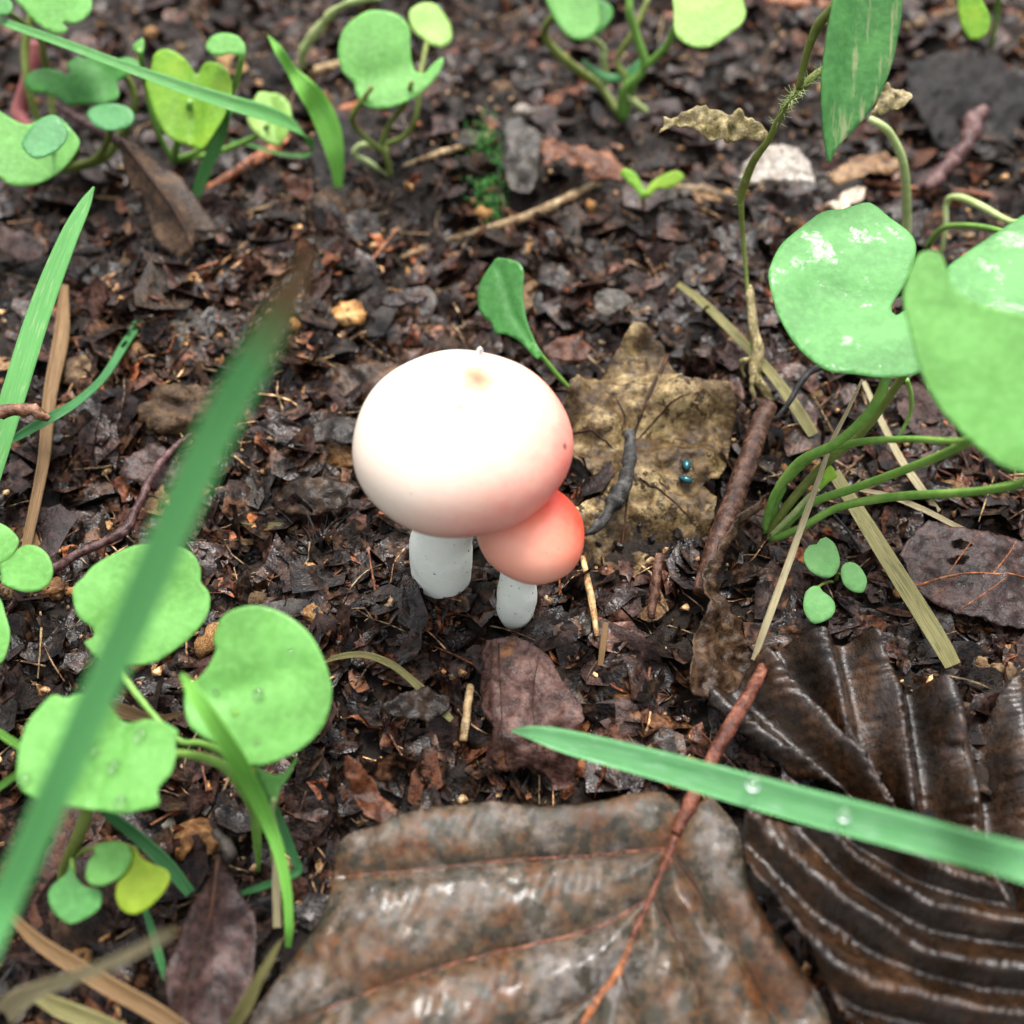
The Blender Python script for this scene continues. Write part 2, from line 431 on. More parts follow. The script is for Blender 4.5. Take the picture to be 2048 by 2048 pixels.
def catmull(pts, n):
    pts = np.asarray(pts, float)
    p = np.vstack([2 * pts[0] - pts[1], pts, 2 * pts[-1] - pts[-2]])
    out = []
    seg = len(pts) - 1
    for i in range(seg):
        k = max(2, int(round(n / seg)))
        tt = np.linspace(0, 1, k, endpoint=(i == seg - 1))[:, None]
        a, b_, c_, d = p[i], p[i + 1], p[i + 2], p[i + 3]
        out.append(0.5 * ((2 * b_) + (-a + c_) * tt + (2 * a - 5 * b_ + 4 * c_ - d) * tt ** 2 + (-a + 3 * b_ - 3 * c_ + d) * tt ** 3))
    return np.vstack(out)
def closed_spline(pts, step):
    pts = np.asarray(pts, float); n = len(pts); out = []
    for i in range(n):
        a, b_, c_, d = pts[i - 1], pts[i], pts[(i + 1) % n], pts[(i + 2) % n]
        k = max(1, int(np.linalg.norm(c_ - b_) / step))
        tt = (np.arange(k) / k)[:, None]
        out.append(0.5 * ((2 * b_) + (-a + c_) * tt + (2 * a - 5 * b_ + 4 * c_ - d) * tt ** 2 + (-a + 3 * b_ - 3 * c_ + d) * tt ** 3))
    return np.vstack(out)
def frames(pts):
    T = np.gradient(pts, axis=0); T /= np.linalg.norm(T, axis=1)[:, None] + 1e-12
    return T
def tube_geo(pts, rad, sides=8, rough=0.0, flat=1.0):
    pts = np.asarray(pts, float); T = frames(pts)
    ref = np.array([0.31, 0.2, 0.93])
    A = np.cross(T, ref); A /= np.linalg.norm(A, axis=1)[:, None] + 1e-9
    B = np.cross(T, A)
    rad = np.array(np.broadcast_to(np.asarray(rad, float), (len(pts),)))
    if rough >= 0.1:
        k_ = np.arange(len(pts)); sd_ = random.randint(0, 9999)
        rad = rad * (1 + 1.3 * rough * vnoise(k_ * 0.45, k_ * 0 + 0.5, sd_))
        m_ = rad.mean()
        pts = pts + m_ * 1.6 * rough * np.stack([vnoise(k_ * 0.3, k_ * 0 + q, sd_ + 1) for q in (0.2, 3.3, 7.7)], 1)
    V = []
    for i in range(len(pts)):
        for k in range(sides):
            th = 2 * math.pi * k / sides
            r = rad[i] * (1 + rough * (random.random() - 0.5))
            V.append(pts[i] + r * (math.cos(th) * A[i] + flat * math.sin(th) * B[i]))
    F = []
    for i in range(len(pts) - 1):
        for k in range(sides):
            F.append([i * sides + k, i * sides + (k + 1) % sides, (i + 1) * sides + (k + 1) % sides, (i + 1) * sides + k])
    n0 = len(V)
    V += [pts[0], pts[-1]]
    for k in range(sides):
        F.append([n0, (k + 1) % sides, k])
        F.append([n0 + 1, (len(pts) - 1) * sides + k, (len(pts) - 1) * sides + (k + 1) % sides])
    return np.array(V), F
def trace3(tag_, path):
    out = []
    for q in path:
        out.append(P(tag_, q[0], q[1], q[2] if len(q) > 2 else None, 0.06))
    return np.array(out)
def tube(name, tag_, path, rpx, mat, parent=None, n=24, sides=8, rough=0.0, dz=None):
    """rpx: radius in photo pixels, a number or one per point"""
    p3 = np.array([P(tag_, q[0], q[1], q[2] if len(q) > 2 else None, 0.06 if dz is None else dz) for q in path])
    r = np.broadcast_to(np.asarray(rpx, float), (len(path),))
    rc = np.array([wpx(p, rr) for p, rr in zip(p3, r)])
    s = catmull(np.hstack([p3, rc[:, None]]), n)
    V, F = tube_geo(s[:, :3], np.maximum(s[:, 3], 0.003), sides, rough)
    return link_mesh(name, V, F, mat, parent)
def ribbon(name, tag_, path, mat, parent=None, n=40, fold=0.25, up=(0, -0.62, 0.78), across=6, dz=0.08, thick=0.012, vnorm=False):
    """path: (x, y, z, full width in photo pixels)"""
    p3 = np.array([P(tag_, q[0], q[1], q[2], dz) for q in path])
    wc = np.array([wpx(p, q[3] * OFF[tag_][2]) for p, q in zip(p3, path)])
    s = catmull(np.hstack([p3, wc[:, None]]), n)
    c, wd = s[:, :3], np.maximum(s[:, 3], 0.004)
    T = frames(c); U = np.array(up, float)
    S = np.cross(T, U); S /= np.linalg.norm(S, axis=1)[:, None] + 1e-9
    Nn = np.cross(S, T)
    V, uv, F = [], [], []
    ks = np.linspace(-1, 1, across + 1)
    L = np.concatenate([[0], np.cumsum(np.linalg.norm(np.diff(c, axis=0), axis=1))])
    if vnorm:
        L = L / L[-1]
    for layer in (0, 1):
        for i in range(len(c)):
            for k in ks:
                V.append(c[i] + S[i] * wd[i] * 0.5 * k + Nn[i] * (wd[i] * fold * (abs(k) - 0.5) * 0.5 - layer * thick))
                uv.append((0.5 + 0.5 * k, L[i]))
    nv = len(c) * (across + 1); aw = across + 1
    for layer in (0, 1):
        for i in range(len(c) - 1):
            for k in range(across):
                q = [layer * nv + i * aw + k, layer * nv + i * aw + k + 1, layer * nv + (i + 1) * aw + k + 1, layer * nv + (i + 1) * aw + k]
                F.append(q if layer == 0 else q[::-1])
    for i in range(len(c) - 1):
        for k in (0, across):
            F.append([i * aw + k, (i + 1) * aw + k, nv + (i + 1) * aw + k, nv + i * aw + k])
    return link_mesh(name, np.array(V), F, mat, parent, uv=np.array(uv))

def inside(poly, p):
    x, y = p[:, 0], p[:, 1]
    r = np.zeros(len(p), bool)
    a = poly; b_ = np.roll(poly, -1, 0)
    for (x0, y0), (x1, y1) in zip(a, b_):
        c_ = ((y0 > y) != (y1 > y))
        if c_.any():
            r ^= c_ & (x < (x1 - x0) * (y - y0) / (y1 - y0 + 1e-12) + x0)
    return r
def dist_poly(p, line, closed=False):
    a = line if closed else line[:-1]
    b_ = np.roll(line, -1, 0) if closed else line[1:]
    best = np.full(len(p), 1e9)
    for q0, q1 in zip(a, b_):
        d = q1 - q0; L2 = float(d @ d) + 1e-9
        tt = np.clip(((p - q0) @ d) / L2, 0, 1)
        best = np.minimum(best, np.linalg.norm(p - q0 - tt[:, None] * d, axis=1))
    return best
class Sheet:
    """a leaf: outline surveyed in the photograph, lying in a plane in the place, with relief along the plane's normal"""
    def __init__(self, tag_, outline, z, n=(0, 0, 1), anchor=None, relief=None, lie=False):
        self.ol = px(tag_, outline); self.tag = tag_
        c = self.ol.mean(0) if anchor is None else px(tag_, [anchor])[0]
        self.p0 = at(c[0], c[1], z)
        self.n = np.array(n, float); self.n /= np.linalg.norm(self.n)
        self.relief = relief; self.lie = lie
    def surf(self, uv, off=0.0):
        uv = np.atleast_2d(uv)
        d = ray(uv)
        k = ((self.p0 - CAM) @ self.n) / (d @ self.n)
        p = CAM + d * k[:, None]
        h = np.full(len(uv), off)
        if self.relief is not None:
            h = h + self.relief(uv, p - self.p0)
        if self.lie:
            h = h + hgt_smooth(p[:, 0], p[:, 1])
        return p + h[:, None] * self.n
    def build(self, name, mat, parent=None, step=8.0, jag=0.0, smooth=True, thick=0.015, holes=()):
        ol = closed_spline(self.ol, step) if smooth else None
        if ol is None:
            ol = []
            for a, b_ in zip(self.ol, np.roll(self.ol, -1, 0)):
                k = max(1, int(np.linalg.norm(b_ - a) / step))
                for i in range(k):
                    ol.append(a + (b_ - a) * i / k)
            ol = np.array(ol)
        if jag:
            k_ = np.arange(len(ol)); sd_ = len(ol)
            lowf = np.stack([vnoise(k_ * 0.33, k_ * 0 + 0.5, sd_), vnoise(k_ * 0.33, k_ * 0 + 4.5, sd_ + 1)], 1)
            ol = ol + np.random.default_rng(sd_).normal(0, jag * 0.6, ol.shape) + lowf * jag * 2.2
        self.full = ol
        lo, hi = ol.min(0), ol.max(0)
        gx, gy = np.meshgrid(np.arange(lo[0], hi[0], step), np.arange(lo[1], hi[1], step * 0.87))
        gx = gx + (np.arange(gx.shape[0]) % 2)[:, None] * step * 0.5
        g = np.stack([gx.ravel(), gy.ravel()], 1)
        g = g + np.random.default_rng(5).normal(0, step * 0.06, g.shape)
        g = g[inside(ol, g)]
        if len(g):
            g = g[dist_poly(g, ol, True) > step * 0.55]
        pts = np.vstack([ol, g])
        res = delaunay_2d_cdt([Vector(p) for p in pts], [(i, (i + 1) % len(ol)) for i in range(len(ol))], [], 0, 1e-5)
        uv = np.array([tuple(v) for v in res[0]])
        tri = np.array([f for f in res[2] if len(f) == 3])
        cen = uv[tri].mean(1)
        keep = inside(ol, cen)
        for hl in holes:
            keep &= ~inside(hl, cen)
        tri = tri[keep]
        V = self.surf(uv)
        nz = np.cross(V[tri[:, 1]] - V[tri[:, 0]], V[tri[:, 2]] - V[tri[:, 0]]) @ self.n
        tri[nz < 0] = tri[nz < 0][:, ::-1]
        o = link_mesh(name, V, tri, mat, parent)
        if thick:
            md = o.modifiers.new('thickness', 'SOLIDIFY'); md.thickness = thick * 0.01; md.offset = -1
        self.obj = o
        return o
    def vein(self, name, path, rpx, mat, parent, n=24, off=0.01, tag_=None):
        q = catmull(px(tag_ or self.tag, path), n)
        p3 = self.surf(q, off)
        r = np.interp(np.linspace(0, 1, len(q)), np.linspace(0, 1, len(np.atleast_1d(rpx))), np.atleast_1d(rpx))
        V, F = tube_geo(p3, np.array([wpx(p, rr) for p, rr in zip(p3, r)]), 6, 0.15)
        return link_mesh(name, V, F, mat, parent)
def cup(amount=0.1, seed=0, wob=0.05, scale=1.2):
    def f(uv, d):
        r2 = (d ** 2).sum(1)
        return amount * (r2 / 0.6 ** 2) * 0.3 + wob * vnoise(d[:, 0] / scale + seed * 3.3, d[:, 1] / scale, 40 + seed)
    return f

# ------------------------------------------------------------------ ground
def axis(lo, hi, step):
    a = np.arange(lo, hi + step * 0.5, step)
    ext = np.array([0.4, 1.2, 3, 7, 15, 35, 80, 200, 600, 1500])
    return np.concatenate([lo - ext[::-1], a, hi + ext])
gx, gy = axis(-13, 13, 0.052), axis(-8.5, 16, 0.052)
X, Y = np.meshgrid(gx, gy)
fade = np.clip(1 - (np.maximum(np.abs(X) - 13, 0) + np.maximum(Y - 16, 0) + np.maximum(-8.5 - Y, 0)) / 20, 0.0, 1)
Z = hgt(X, Y) * fade + 0.03 * fbm(X / 0.12, Y / 0.12, 9, 2) * (fade >= 1)
V = np.stack([X, Y, Z], -1).reshape(-1, 3)
nx, ny = len(gx), len(gy)
idx = np.arange(nx * ny).reshape(ny, nx)
F = np.stack([idx[:-1, :-1], idx[:-1, 1:], idx[1:, 1:], idx[1:, :-1]], -1).reshape(-1, 4)
g = link_mesh('ground', V, F, 'soil', loc=(0, 0, 0))
tag(g, 'dark wet forest soil under the leaf litter', kind='structure')

# ------------------------------------------------------------------ mushrooms
def lathe(profile, center, seg=96, tilt=None, wob=None):
    V, F = [], []
    n = len(profile)
    for i, (r, z) in enumerate(profile):
        for k in range(seg):
            th = 2 * math.pi * k / seg
            s = 1.0 if wob is None else wob(th, i / (n - 1))
            V.append((r * s * math.cos(th), r * s * math.sin(th), z))
    V = np.array(V)
    if tilt is not None:
        V = V @ np.array(Euler(tilt).to_matrix()).T
    V = V + center
    for i in range(n - 1):
        for k in range(seg):
            F.append([i * seg + k, (i + 1) * seg + k, (i + 1) * seg + (k + 1) % seg, i * seg + (k + 1) % seg])
    F.append(list(range(seg)))
    F.append([(n - 1) * seg + k for k in range(seg)][::-1])
    return V, F
def at_y(tag_, x, y, yy):
    u, v = px(tag_, [(x, y)])[0]
    d = ray([[u, v]])[0]
    return CAM + d * ((yy - CAM[1]) / d[1])
def mushroom(label, base_px, cap_px, half_w, ratio, capmat, stem_path, stem_w, tilt, dy, seed, spots=()):
    base = P('F', *base_px)
    root = thing('mushroom', label, 'mushroom', base, 'pale pink mushrooms growing side by side')
    cc = at_y('F', cap_px[0], cap_px[1], base[1] + dy)
    a = wpx(cc, half_w * OFF['F'][2])
    wob = lambda th, t_: 1 + 0.028 * math.sin(2 * th + seed) + 0.012 * math.sin(3 * th + 1.7 * seed) + 0.006 * math.sin(7 * th + seed * 2)
    prof = []
    for t_ in np.linspace(1.2, 90, 34):
        r = math.radians(t_)
        prof.append((a * math.sin(r) ** 0.94, ratio * a * (math.cos(r) - 0.045 * math.exp(-(t_ / 17) ** 2))))
    for t_ in np.linspace(92, 146, 18):
        r = math.radians(t_)
        prof.append((a * math.sin(r), ratio * 0.95 * a * math.cos(r)))
    r1, z1 = prof[-1]
    prof += [(r1 * 0.97, z1 - 0.004), (r1 * 0.9, z1 + 0.04 * a)]
    V, F = lathe(prof, cc, 112, tilt, wob)
    cap = link_mesh('cap', V, F, capmat[0], root)
    # gills: a pleated disc under the cap
    gp, gf, seg = [], [], 160
    Rm = np.array(Euler(tilt).to_matrix())
    for j, (rr, zz) in enumerate(((r1 * 0.985, z1 + 0.01), (r1 * 0.6, z1 + 0.09 * a), (0.12 * a, z1 + 0.12 * a))):
        for k in range(seg):
            th = 2 * math.pi * k / seg
            gp.append(Rm @ np.array([rr * math.cos(th), rr * math.sin(th), zz + (0.03 * a if k % 2 else -0.02 * a)]) + cc)
    for j in range(2):
        for k in range(seg):
            gf.append([j * seg + k, j * seg + (k + 1) % seg, (j + 1) * seg + (k + 1) % seg, (j + 1) * seg + k])
    link_mesh('gills', np.array(gp), gf, 'gill', root, smooth=False)
    # stem
    pts, rad = [], []
    for (x, y, f), wd in zip(stem_path, stem_w):
        q = at_y('F', x, y, base[1] + dy * f)
        pts.append(q); rad.append(wpx(q, wd * 0.5 * OFF['F'][2]))
    pts = [np.array([pts[0][0], pts[0][1], -0.25])] + pts + [cc + np.array([0, 0, -0.25 * a])]
    rad = [rad[0] * 0.7] + rad + [rad[-1]]
    s = catmull(np.hstack([np.array(pts), np.array(rad)[:, None]]), 44)
    V, F = tube_geo(s[:, :3], s[:, 3], 40, 0.012)
    V = V + 0.018 * np.stack([vnoise(V[:, 0] * 4 + V[:, 2] * 3, V[:, 1] * 4 + V[:, 2] * 2, 700 + q) for q in range(3)], 1)
    st = link_mesh('stem', V, F, 'mushroom_stem', root)
    cv, cf = [], []
    rs = random.Random(int(seed * 10))
    for i in range(190):
        low = s[rs.randrange(6, 15)] if i < 150 else s[rs.randrange(10, 34)]
        an = rs.uniform(0, 6.283); q = rs.uniform(0.012, 0.035) if i < 150 else rs.uniform(0.004, 0.010)
        c0 = low[:3] + np.array([math.cos(an), math.sin(an), 0]) * low[3] * 1.0
        c0[2] = max(c0[2], 0) * (rs.random() ** 1.5 * 0.5 if i < 150 else 1) + (float(hgt(c0[0], c0[1])) + 0.02 if i < 150 else 0)
        b0 = len(cv)
        for (x, y, z) in ((1, 0, 0), (-1, 0, 0), (0, 1, 0), (0, -1, 0), (0, 0, 1), (0, 0, -1)):
            cv.append(c0 + q * np.array([x, y, z]) * rs.uniform(0.6, 1.3))
        cf += [[b0 + a for a in f] for f in ((0, 2, 4), (2, 1, 4), (1, 3, 4), (3, 0, 4), (2, 0, 5), (1, 2, 5), (3, 1, 5), (0, 3, 5))]
    tag(link_mesh('clinging_soil', np.array(cv), cf, 'crumb', st, smooth=False), None, kind='stuff')
    return root, cc, a
bm = P('F', 648, 1400)
CC = at_y('F', 757, 652, bm[1] + 0.1)
A1 = wpx(CC, 592 * OFF['F'][2])
def capl(u, v, w_, cc=None):               # a point of the cap in metres from the thing's base
    return tuple((np.array([u, v, w_]) * A1 + CC - bm) * 0.01)
cc0 = (CC - bm) * 0.01
kx = 100.0 / A1
cap_mat('cap_cream', (0.68, 0.56, 0.46), (0.68, 0.17, 0.135), (0.47 * kx, -0.02 * kx, -0.56 * kx), -0.34, 0.46,
        [(capl(0.15, 0.17, 0.68), 0.0002, 0.0034, (0.40, 0.27, 0.13)), (capl(0.15, 0.17, 0.68), 0.0002, 0.0019, (0.24, 0.10, 0.045)),
         (capl(0.01, -0.17, 0.69), 0.0001, 0.0011, (0.36, 0.32, 0.03)), (capl(0.93, -0.22, 0.20), 0.0002, 0.0005, (0.06, 0.02, 0.01))])
# the ramp axis passes through the cap's centre: shift is carried by the ramp positions
def shift_ramp(matname, axis_, c):
    t_ = M[matname].node_tree
    for n_ in t_.nodes:
        if n_.type == 'VECT_MATH' and n_.operation == 'DOT_PRODUCT':
            sub = t_.nodes.new('ShaderNodeVectorMath'); sub.operation = 'SUBTRACT'
            sub.inputs[1].default_value = tuple(c)
            t_.links.new(coord(t_), sub.inputs[0]); t_.links.new(sub.outputs[0], n_.inputs[0])
shift_ramp('cap_cream', None, cc0)
mushroom('larger mushroom with cream white cap flushed pink at the rim, overlapping the small one', (648, 1400), (757, 652), 592, 0.70,
         ('cap_cream',), [(655, 1420, 0), (640, 1330, 0), (640, 1230, 0.2), (660, 1120, 0.5)], [300, 345, 352, 345],
         (math.radians(2), math.radians(3), 0), 0.1, 1.0)
bs = P('F', 1050, 1640)
CS = at_y('F', 1136, 1148, bs[1] + 0.05)
A2 = wpx(CS, 300 * OFF['F'][2]); k2 = 100.0 / A2
cap_mat('cap_coral', (0.74, 0.33, 0.23), (0.66, 0.065, 0.035), (0.26 * k2, 0.50 * k2, 0.10 * k2), -0.38, 0.30,
        [(tuple((np.array([-0.4, 0.15, 0.66]) * A2 + CS - bs) * 0.01), 0.0001, 0.0010, (0.42, 0.12, 0.05))])
shift_ramp('cap_coral', None, (CS - bs) * 0.01)
mushroom('small coral red mushroom tucked under the edge of the larger cap', (1050, 1640), (1136, 1148), 300, 0.78,
         ('cap_coral',), [(1040, 1640, 0), (1048, 1570, 0), (1058, 1480, 0.2), (1070, 1390, 0.6)], [120, 215, 222, 205],
         (math.radians(4), math.radians(6), 0), 0.05, 3.0)
nub = link_mesh('soil_crumb', *tube_geo(catmull(np.array([CC + A1 * np.array([0.16, 0.62, 0.52]), CC + A1 * np.array([0.17, 0.64, 0.57]), CC + A1 * np.array([0.19, 0.62, 0.60])]), 8), [0.02, 0.045, 0.05, 0.04, 0.035, 0.03, 0.02, 0.01][:len(catmull(np.zeros((3, 3)), 8))], 8, 0.3), 'pebble_white')
tag(nub, 'tiny pale crumb stuck on top of the larger cap', 'crumb')

# ------------------------------------------------------------------ big fallen leaves
FOOT = []                                   # footprints (photo pixels) that loose litter keeps out of
# wet grey-brown leaf
L1_out = [(40, 1150), (70, 1000), (150, 910), (300, 860), (440, 800), (640, 760), (800, 737), (950, 726), (1200, 745), (1400, 730),
          (1600, 700), (1720, 667), (1830, 655), (1920, 690), (2010, 740), (2106, 690), (2180, 740), (2240, 820), (2296, 960), (2346, 1200),
          (2466, 1420), (2626, 1650), (2776, 1900), (2850, 2300), (2600, 2700), (1900, 2900), (900, 2850), (0, 2500), (-330, 2150),
          (-419, 1932), (-290, 1730), (-155, 1546), (-40, 1400), (20, 1253)]
L1_v = [[(1880, 970), (1500, 1000), (1040, 1030), (500, 1100), (120, 1130)],
        [(1790, 1240), (1500, 1400), (1150, 1490), (900, 1550), (500, 1680), (100, 1830), (-300, 1990)],
        [(1600, 1700), (1250, 1900), (800, 2060), (300, 2300)],
        [(1440, 1960), (1100, 2250), (700, 2600)],
        [(1800, 1230), (1950, 1500), (2080, 1850), (2200, 2400)],
        [(1900, 980), (2050, 1200), (2250, 1500), (2480, 1900)],
        [(1640, 1660), (1700, 1850), (1800, 2200), (1850, 2600)]]
L1_mid = [(1950, 850), (1870, 1050), (1790, 1250), (1700, 1450), (1620, 1640), (1500, 1800), (1420, 1932), (1200, 2400), (1100, 2700)]
vl = [px('I', v) for v in L1_v] + [px('I', L1_mid)]
def r1f(uv, d):
    dm = np.full(len(uv), 1e9)
    for l in vl:
        dm = np.minimum(dm, dist_poly(uv, l))
    pil = 0.16 * (1 - np.exp(-dm / 34))
    ang = (uv[:, 0] * 0.93 + uv[:, 1] * 0.30) / 6.0 + 2.0 * vnoise(uv[:, 0] / 90, uv[:, 1] / 90, 61)
    rip = 0.008 * np.sin(ang) * np.clip(dm / 40, 0, 1) * (0.4 + 0.6 * np.clip(vnoise(uv[:, 0] / 160, uv[:, 1] / 160, 62) + 0.4, 0, 1))
    und = 0.16 * vnoise(d[:, 0] / 1.6, d[:, 1] / 1.6, 63) + 0.03 * fbm(d[:, 0] / 0.4, d[:, 1] / 0.4, 64, 3)
    edge = dist_poly(uv, px('I', L1_out), True)
    return pil + rip + und - 0.10 * np.exp(-edge / 22)
s1 = Sheet('I', L1_out, 0.42, (0.0, -0.10, 1.0), relief=r1f, anchor=(1300, 1300))
r1 = thing('fallen_leaf', 'large wet grey brown leaf with reddish veins and a long red stalk', 'leaf', P('I', 1300, 1300))
s1.build('blade', 'leaf_wet_grey', r1, step=5.5, jag=0.9)
for i, v in enumerate(L1_v):
    s1.vein('vein', v, [3.6, 2.8, 1.6], 'vein_red' if i < 2 else 'vein_dark', r1, off=0.005)
s1.vein('midrib', L1_mid[:4], [9, 9, 8, 9], 'vein_red', r1, 24, off=0.0)
s1.vein('midrib', L1_mid[3:], [9, 13, 12, 11, 9], 'vein_orange', r1, 30, off=-0.02)
tp = [(520, -110, 0.55), (470, 0, 0.62), (380, 180, 0.68), (230, 430, 0.66), (100, 690, 0.60), (10, 880, 0.56)]
tube('stalk', 'J', tp, [9, 12, 15, 15, 15, 11], 'vein_red', r1, 30, 10, 0.12)
FOOT.append(px('I', L1_out))

# dark pleated leaves
def pleats(ridges, tag_, vertical, amp, seed):
    R = [px(tag_, r) for r in ridges]
    def f(uv, d):
        a, b_ = (1, 0) if vertical else (0, 1)
        pos = []
        for r in R:
            o_ = np.argsort(r[:, a])
            k = r[o_]
            q = np.interp(uv[:, a], k[:, a], k[:, b_])
            s0 = (k[1, b_] - k[0, b_]) / (k[1, a] - k[0, a]); s2 = (k[-1, b_] - k[-2, b_]) / (k[-1, a] - k[-2, a])
            q = np.where(uv[:, a] < k[0, a], k[0, b_] + s0 * (uv[:, a] - k[0, a]), q)
            q = np.where(uv[:, a] > k[-1, a], k[-1, b_] + s2 * (uv[:, a] - k[-1, a]), q)
            pos.append(q)
        pos = np.array(pos); x = uv[:, b_]
        ph = np.zeros(len(uv))
        for i in range(len(R) - 1):
            gap = np.maximum(pos[i + 1] - pos[i], 25)
            tt = (x - pos[i]) / gap
            ph = np.where(x >= pos[i], i + np.clip(tt, 0, 1), ph)
        gap0 = 115.0
        ph = np.where(x < pos[0], (x - pos[0]) / gap0, ph)
        ph = np.where(x > pos[-1], len(R) - 1 + (x - pos[-1]) / gap0, ph)
        fr = ph - np.floor(ph)
        tooth = np.where(fr < 0.40, 1 - fr / 0.40, (fr - 0.40) / 0.60)
        tooth = tooth * tooth * (3 - 2 * tooth)
        tooth = tooth * (1 + 0.35 * vnoise(uv[:, 0] / 70, uv[:, 1] / 70, seed + 9))
        along = uv[:, a]
        rip = 0.015 * np.sin(along / 3.4 + 3.0 * vnoise(uv[:, 0] / 50, uv[:, 1] / 50, seed)) * (0.3 + 0.7 * tooth) * np.clip(0.7 + vnoise(uv[:, 0] / 40, uv[:, 1] / 40, seed + 5), 0, 1.4)
        return amp * tooth + rip + 0.10 * vnoise(d[:, 0] / 1.3, d[:, 1] / 1.3, seed + 1) + 0.03 * fbm(d[:, 0] / 0.3, d[:, 1] / 0.3, seed + 2, 3)
    return f
La_r = [[(200, 150), (420, 330), (700, 560), (900, 750)], [(560, 40), (760, 270), (930, 480), (1110, 750), (1500, 1150)],
        [(800, -120), (850, 150), (900, 420), (1200, 860), (1600, 1200)], [(1120, -100), (1190, 300), (1250, 800), (1500, 1150)], [(1450, 100), (1540, 550), (1580, 880), (1700, 1200)],
        [(1840, 60), (1860, 500), (1900, 900), (1950, 1300)], [(2120, 60), (2160, 500), (2200, 1300)]]
La_out = [(170, 190), (230, 70), (330, 90), (450, -60), (560, -130), (700, -170), (900, -150), (1050, -190), (1120, -60), (1200, 60), (1280, 120),
          (1400, 85), (1480, 140), (1560, 240), (1690, 300), (1740, 160), (1830, 80), (1940, 60), (2100, 100), (2300, 500), (2350, 1000),
          (2250, 1350), (1900, 1420), (1600, 1200), (1250, 960), (1000, 800), (760, 660), (620, 590), (490, 460), (330, 350), (240, 260)]
ra = thing('fallen_leaf', 'dark brown glossy pleated leaf with ridged ribs next to the red leaf stalk', 'leaf', P('J', 1200, 500))
sa = Sheet('J', La_out, 0.22, (0.0, -0.12, 1.0), relief=pleats(La_r, 'J', True, 0.36, 71), anchor=(1200, 500))
sa.build('blade', 'leaf_wet_dark', ra, step=4.6, jag=1.2)
for r in La_r[1:6]:
    sa.vein('vein', r[:-1] if len(r) > 4 else r, [1.5, 1.8, 1.4], 'vein_dark', ra, off=-0.012)
FOOT.append(px('J', La_out))
Lb_r = [[(800, 600), (1000, 860), (1300, 1050), (1650, 1180), (2400, 1250)], [(820, 870), (960, 1050), (1180, 1200), (1400, 1320), (1800, 1385), (2400, 1450)],
        [(590, 1000), (740, 1150), (950, 1320), (1150, 1450), (1400, 1570), (1700, 1640), (2400, 1700)],
        [(560, 1330), (800, 1600), (1050, 1740), (1400, 1830), (1932, 1900), (2400, 1950)], [(600, 1700), (900, 2000), (1400, 2130), (2400, 2200)]]
Lb_out = [(380, 800), (470, 830), (560, 830), (700, 850), (850, 870), (1000, 900), (1250, 970), (1500, 1050), (1650, 1150), (1950, 1350), (2200, 1450),
          (2400, 1900), (2300, 2400), (1700, 2500), (1200, 2150), (1000, 1930), (880, 1800), (770, 1620), (690, 1480), (570, 1320), (540, 1250),
          (430, 1130), (390, 980)]
rb = thing('fallen_leaf', 'dark wet leaf with curving ribs and pale glare, overlapping the pleated leaf', 'leaf', P('J', 1400, 1600))
sb = Sheet('J', Lb_out, 0.62, (-0.10, -0.16, 1.0), relief=pleats(Lb_r, 'J', False, 0.28, 81), anchor=(1400, 1500))
sb.build('blade', 'leaf_wet_dark', rb, step=4.8, jag=1.0)
for r in Lb_r[1:4]:
    sb.vein('vein', r, [1.6, 1.9, 1.5], 'vein_dark', rb, off=-0.012)
FOOT.append(px('J', Lb_out))

def crumple(a1=0.12, a2=0.05, seed=0, s1_=1.0, s2_=0.25):
    return lambda uv, d: a1 * vnoise(d[:, 0] / s1_, d[:, 1] / s1_, 100 + seed) + a2 * fbm(d[:, 0] / s2_, d[:, 1] / s2_, 130 + seed, 3)
def dead(label, tag_, out, z, mat, n=(0, -0.1, 1), relief=None, veins=(), vmat='vein_dark', vr=2.0, step=7, jag=1.2, foot=True, smooth=False, midrib=None, name='fallen_leaf', holes=()):
    s = Sheet(tag_, out, z, n, relief=relief or crumple(seed=len(label)))
    c = s.ol.mean(0)
    root = thing(name, label, 'leaf', ground(c[0], c[1]))
    s.build('blade', mat, root, step=step, jag=jag, smooth=smooth, holes=[px(tag_, h) for h in holes])
    for v in veins:
        s.vein('vein', v, [vr, vr, vr * 0.6], vmat, root, off=0.0)
    if midrib:
        s.vein('midrib', midrib, [vr * 1.9, vr * 1.6, vr], vmat, root, off=0.0)
    if foot:
        FOOT.append(s.ol)
    return root, s
L3_out = [(1350, 360), (1440, 290), (1540, 230), (1620, 120), (1690, 30), (1790, 60), (1880, 140), (1940, 250), (1960, 340), (2060, 350), (2200, 370),
          (2270, 440), (2260, 600), (2220, 760), (2170, 860), (2080, 900), (2150, 990), (2130, 1100), (2080, 1250), (1950, 1240), (1900, 1230),
          (1830, 1240), (1780, 1330), (1690, 1390), (1600, 1395), (1550, 1330), (1490, 1290), (1430, 1290), (1380, 1200), (1360, 1050), (1420, 985), (1525, 930), (1470, 830),
          (1400, 770), (1300, 740), (1280, 560)]
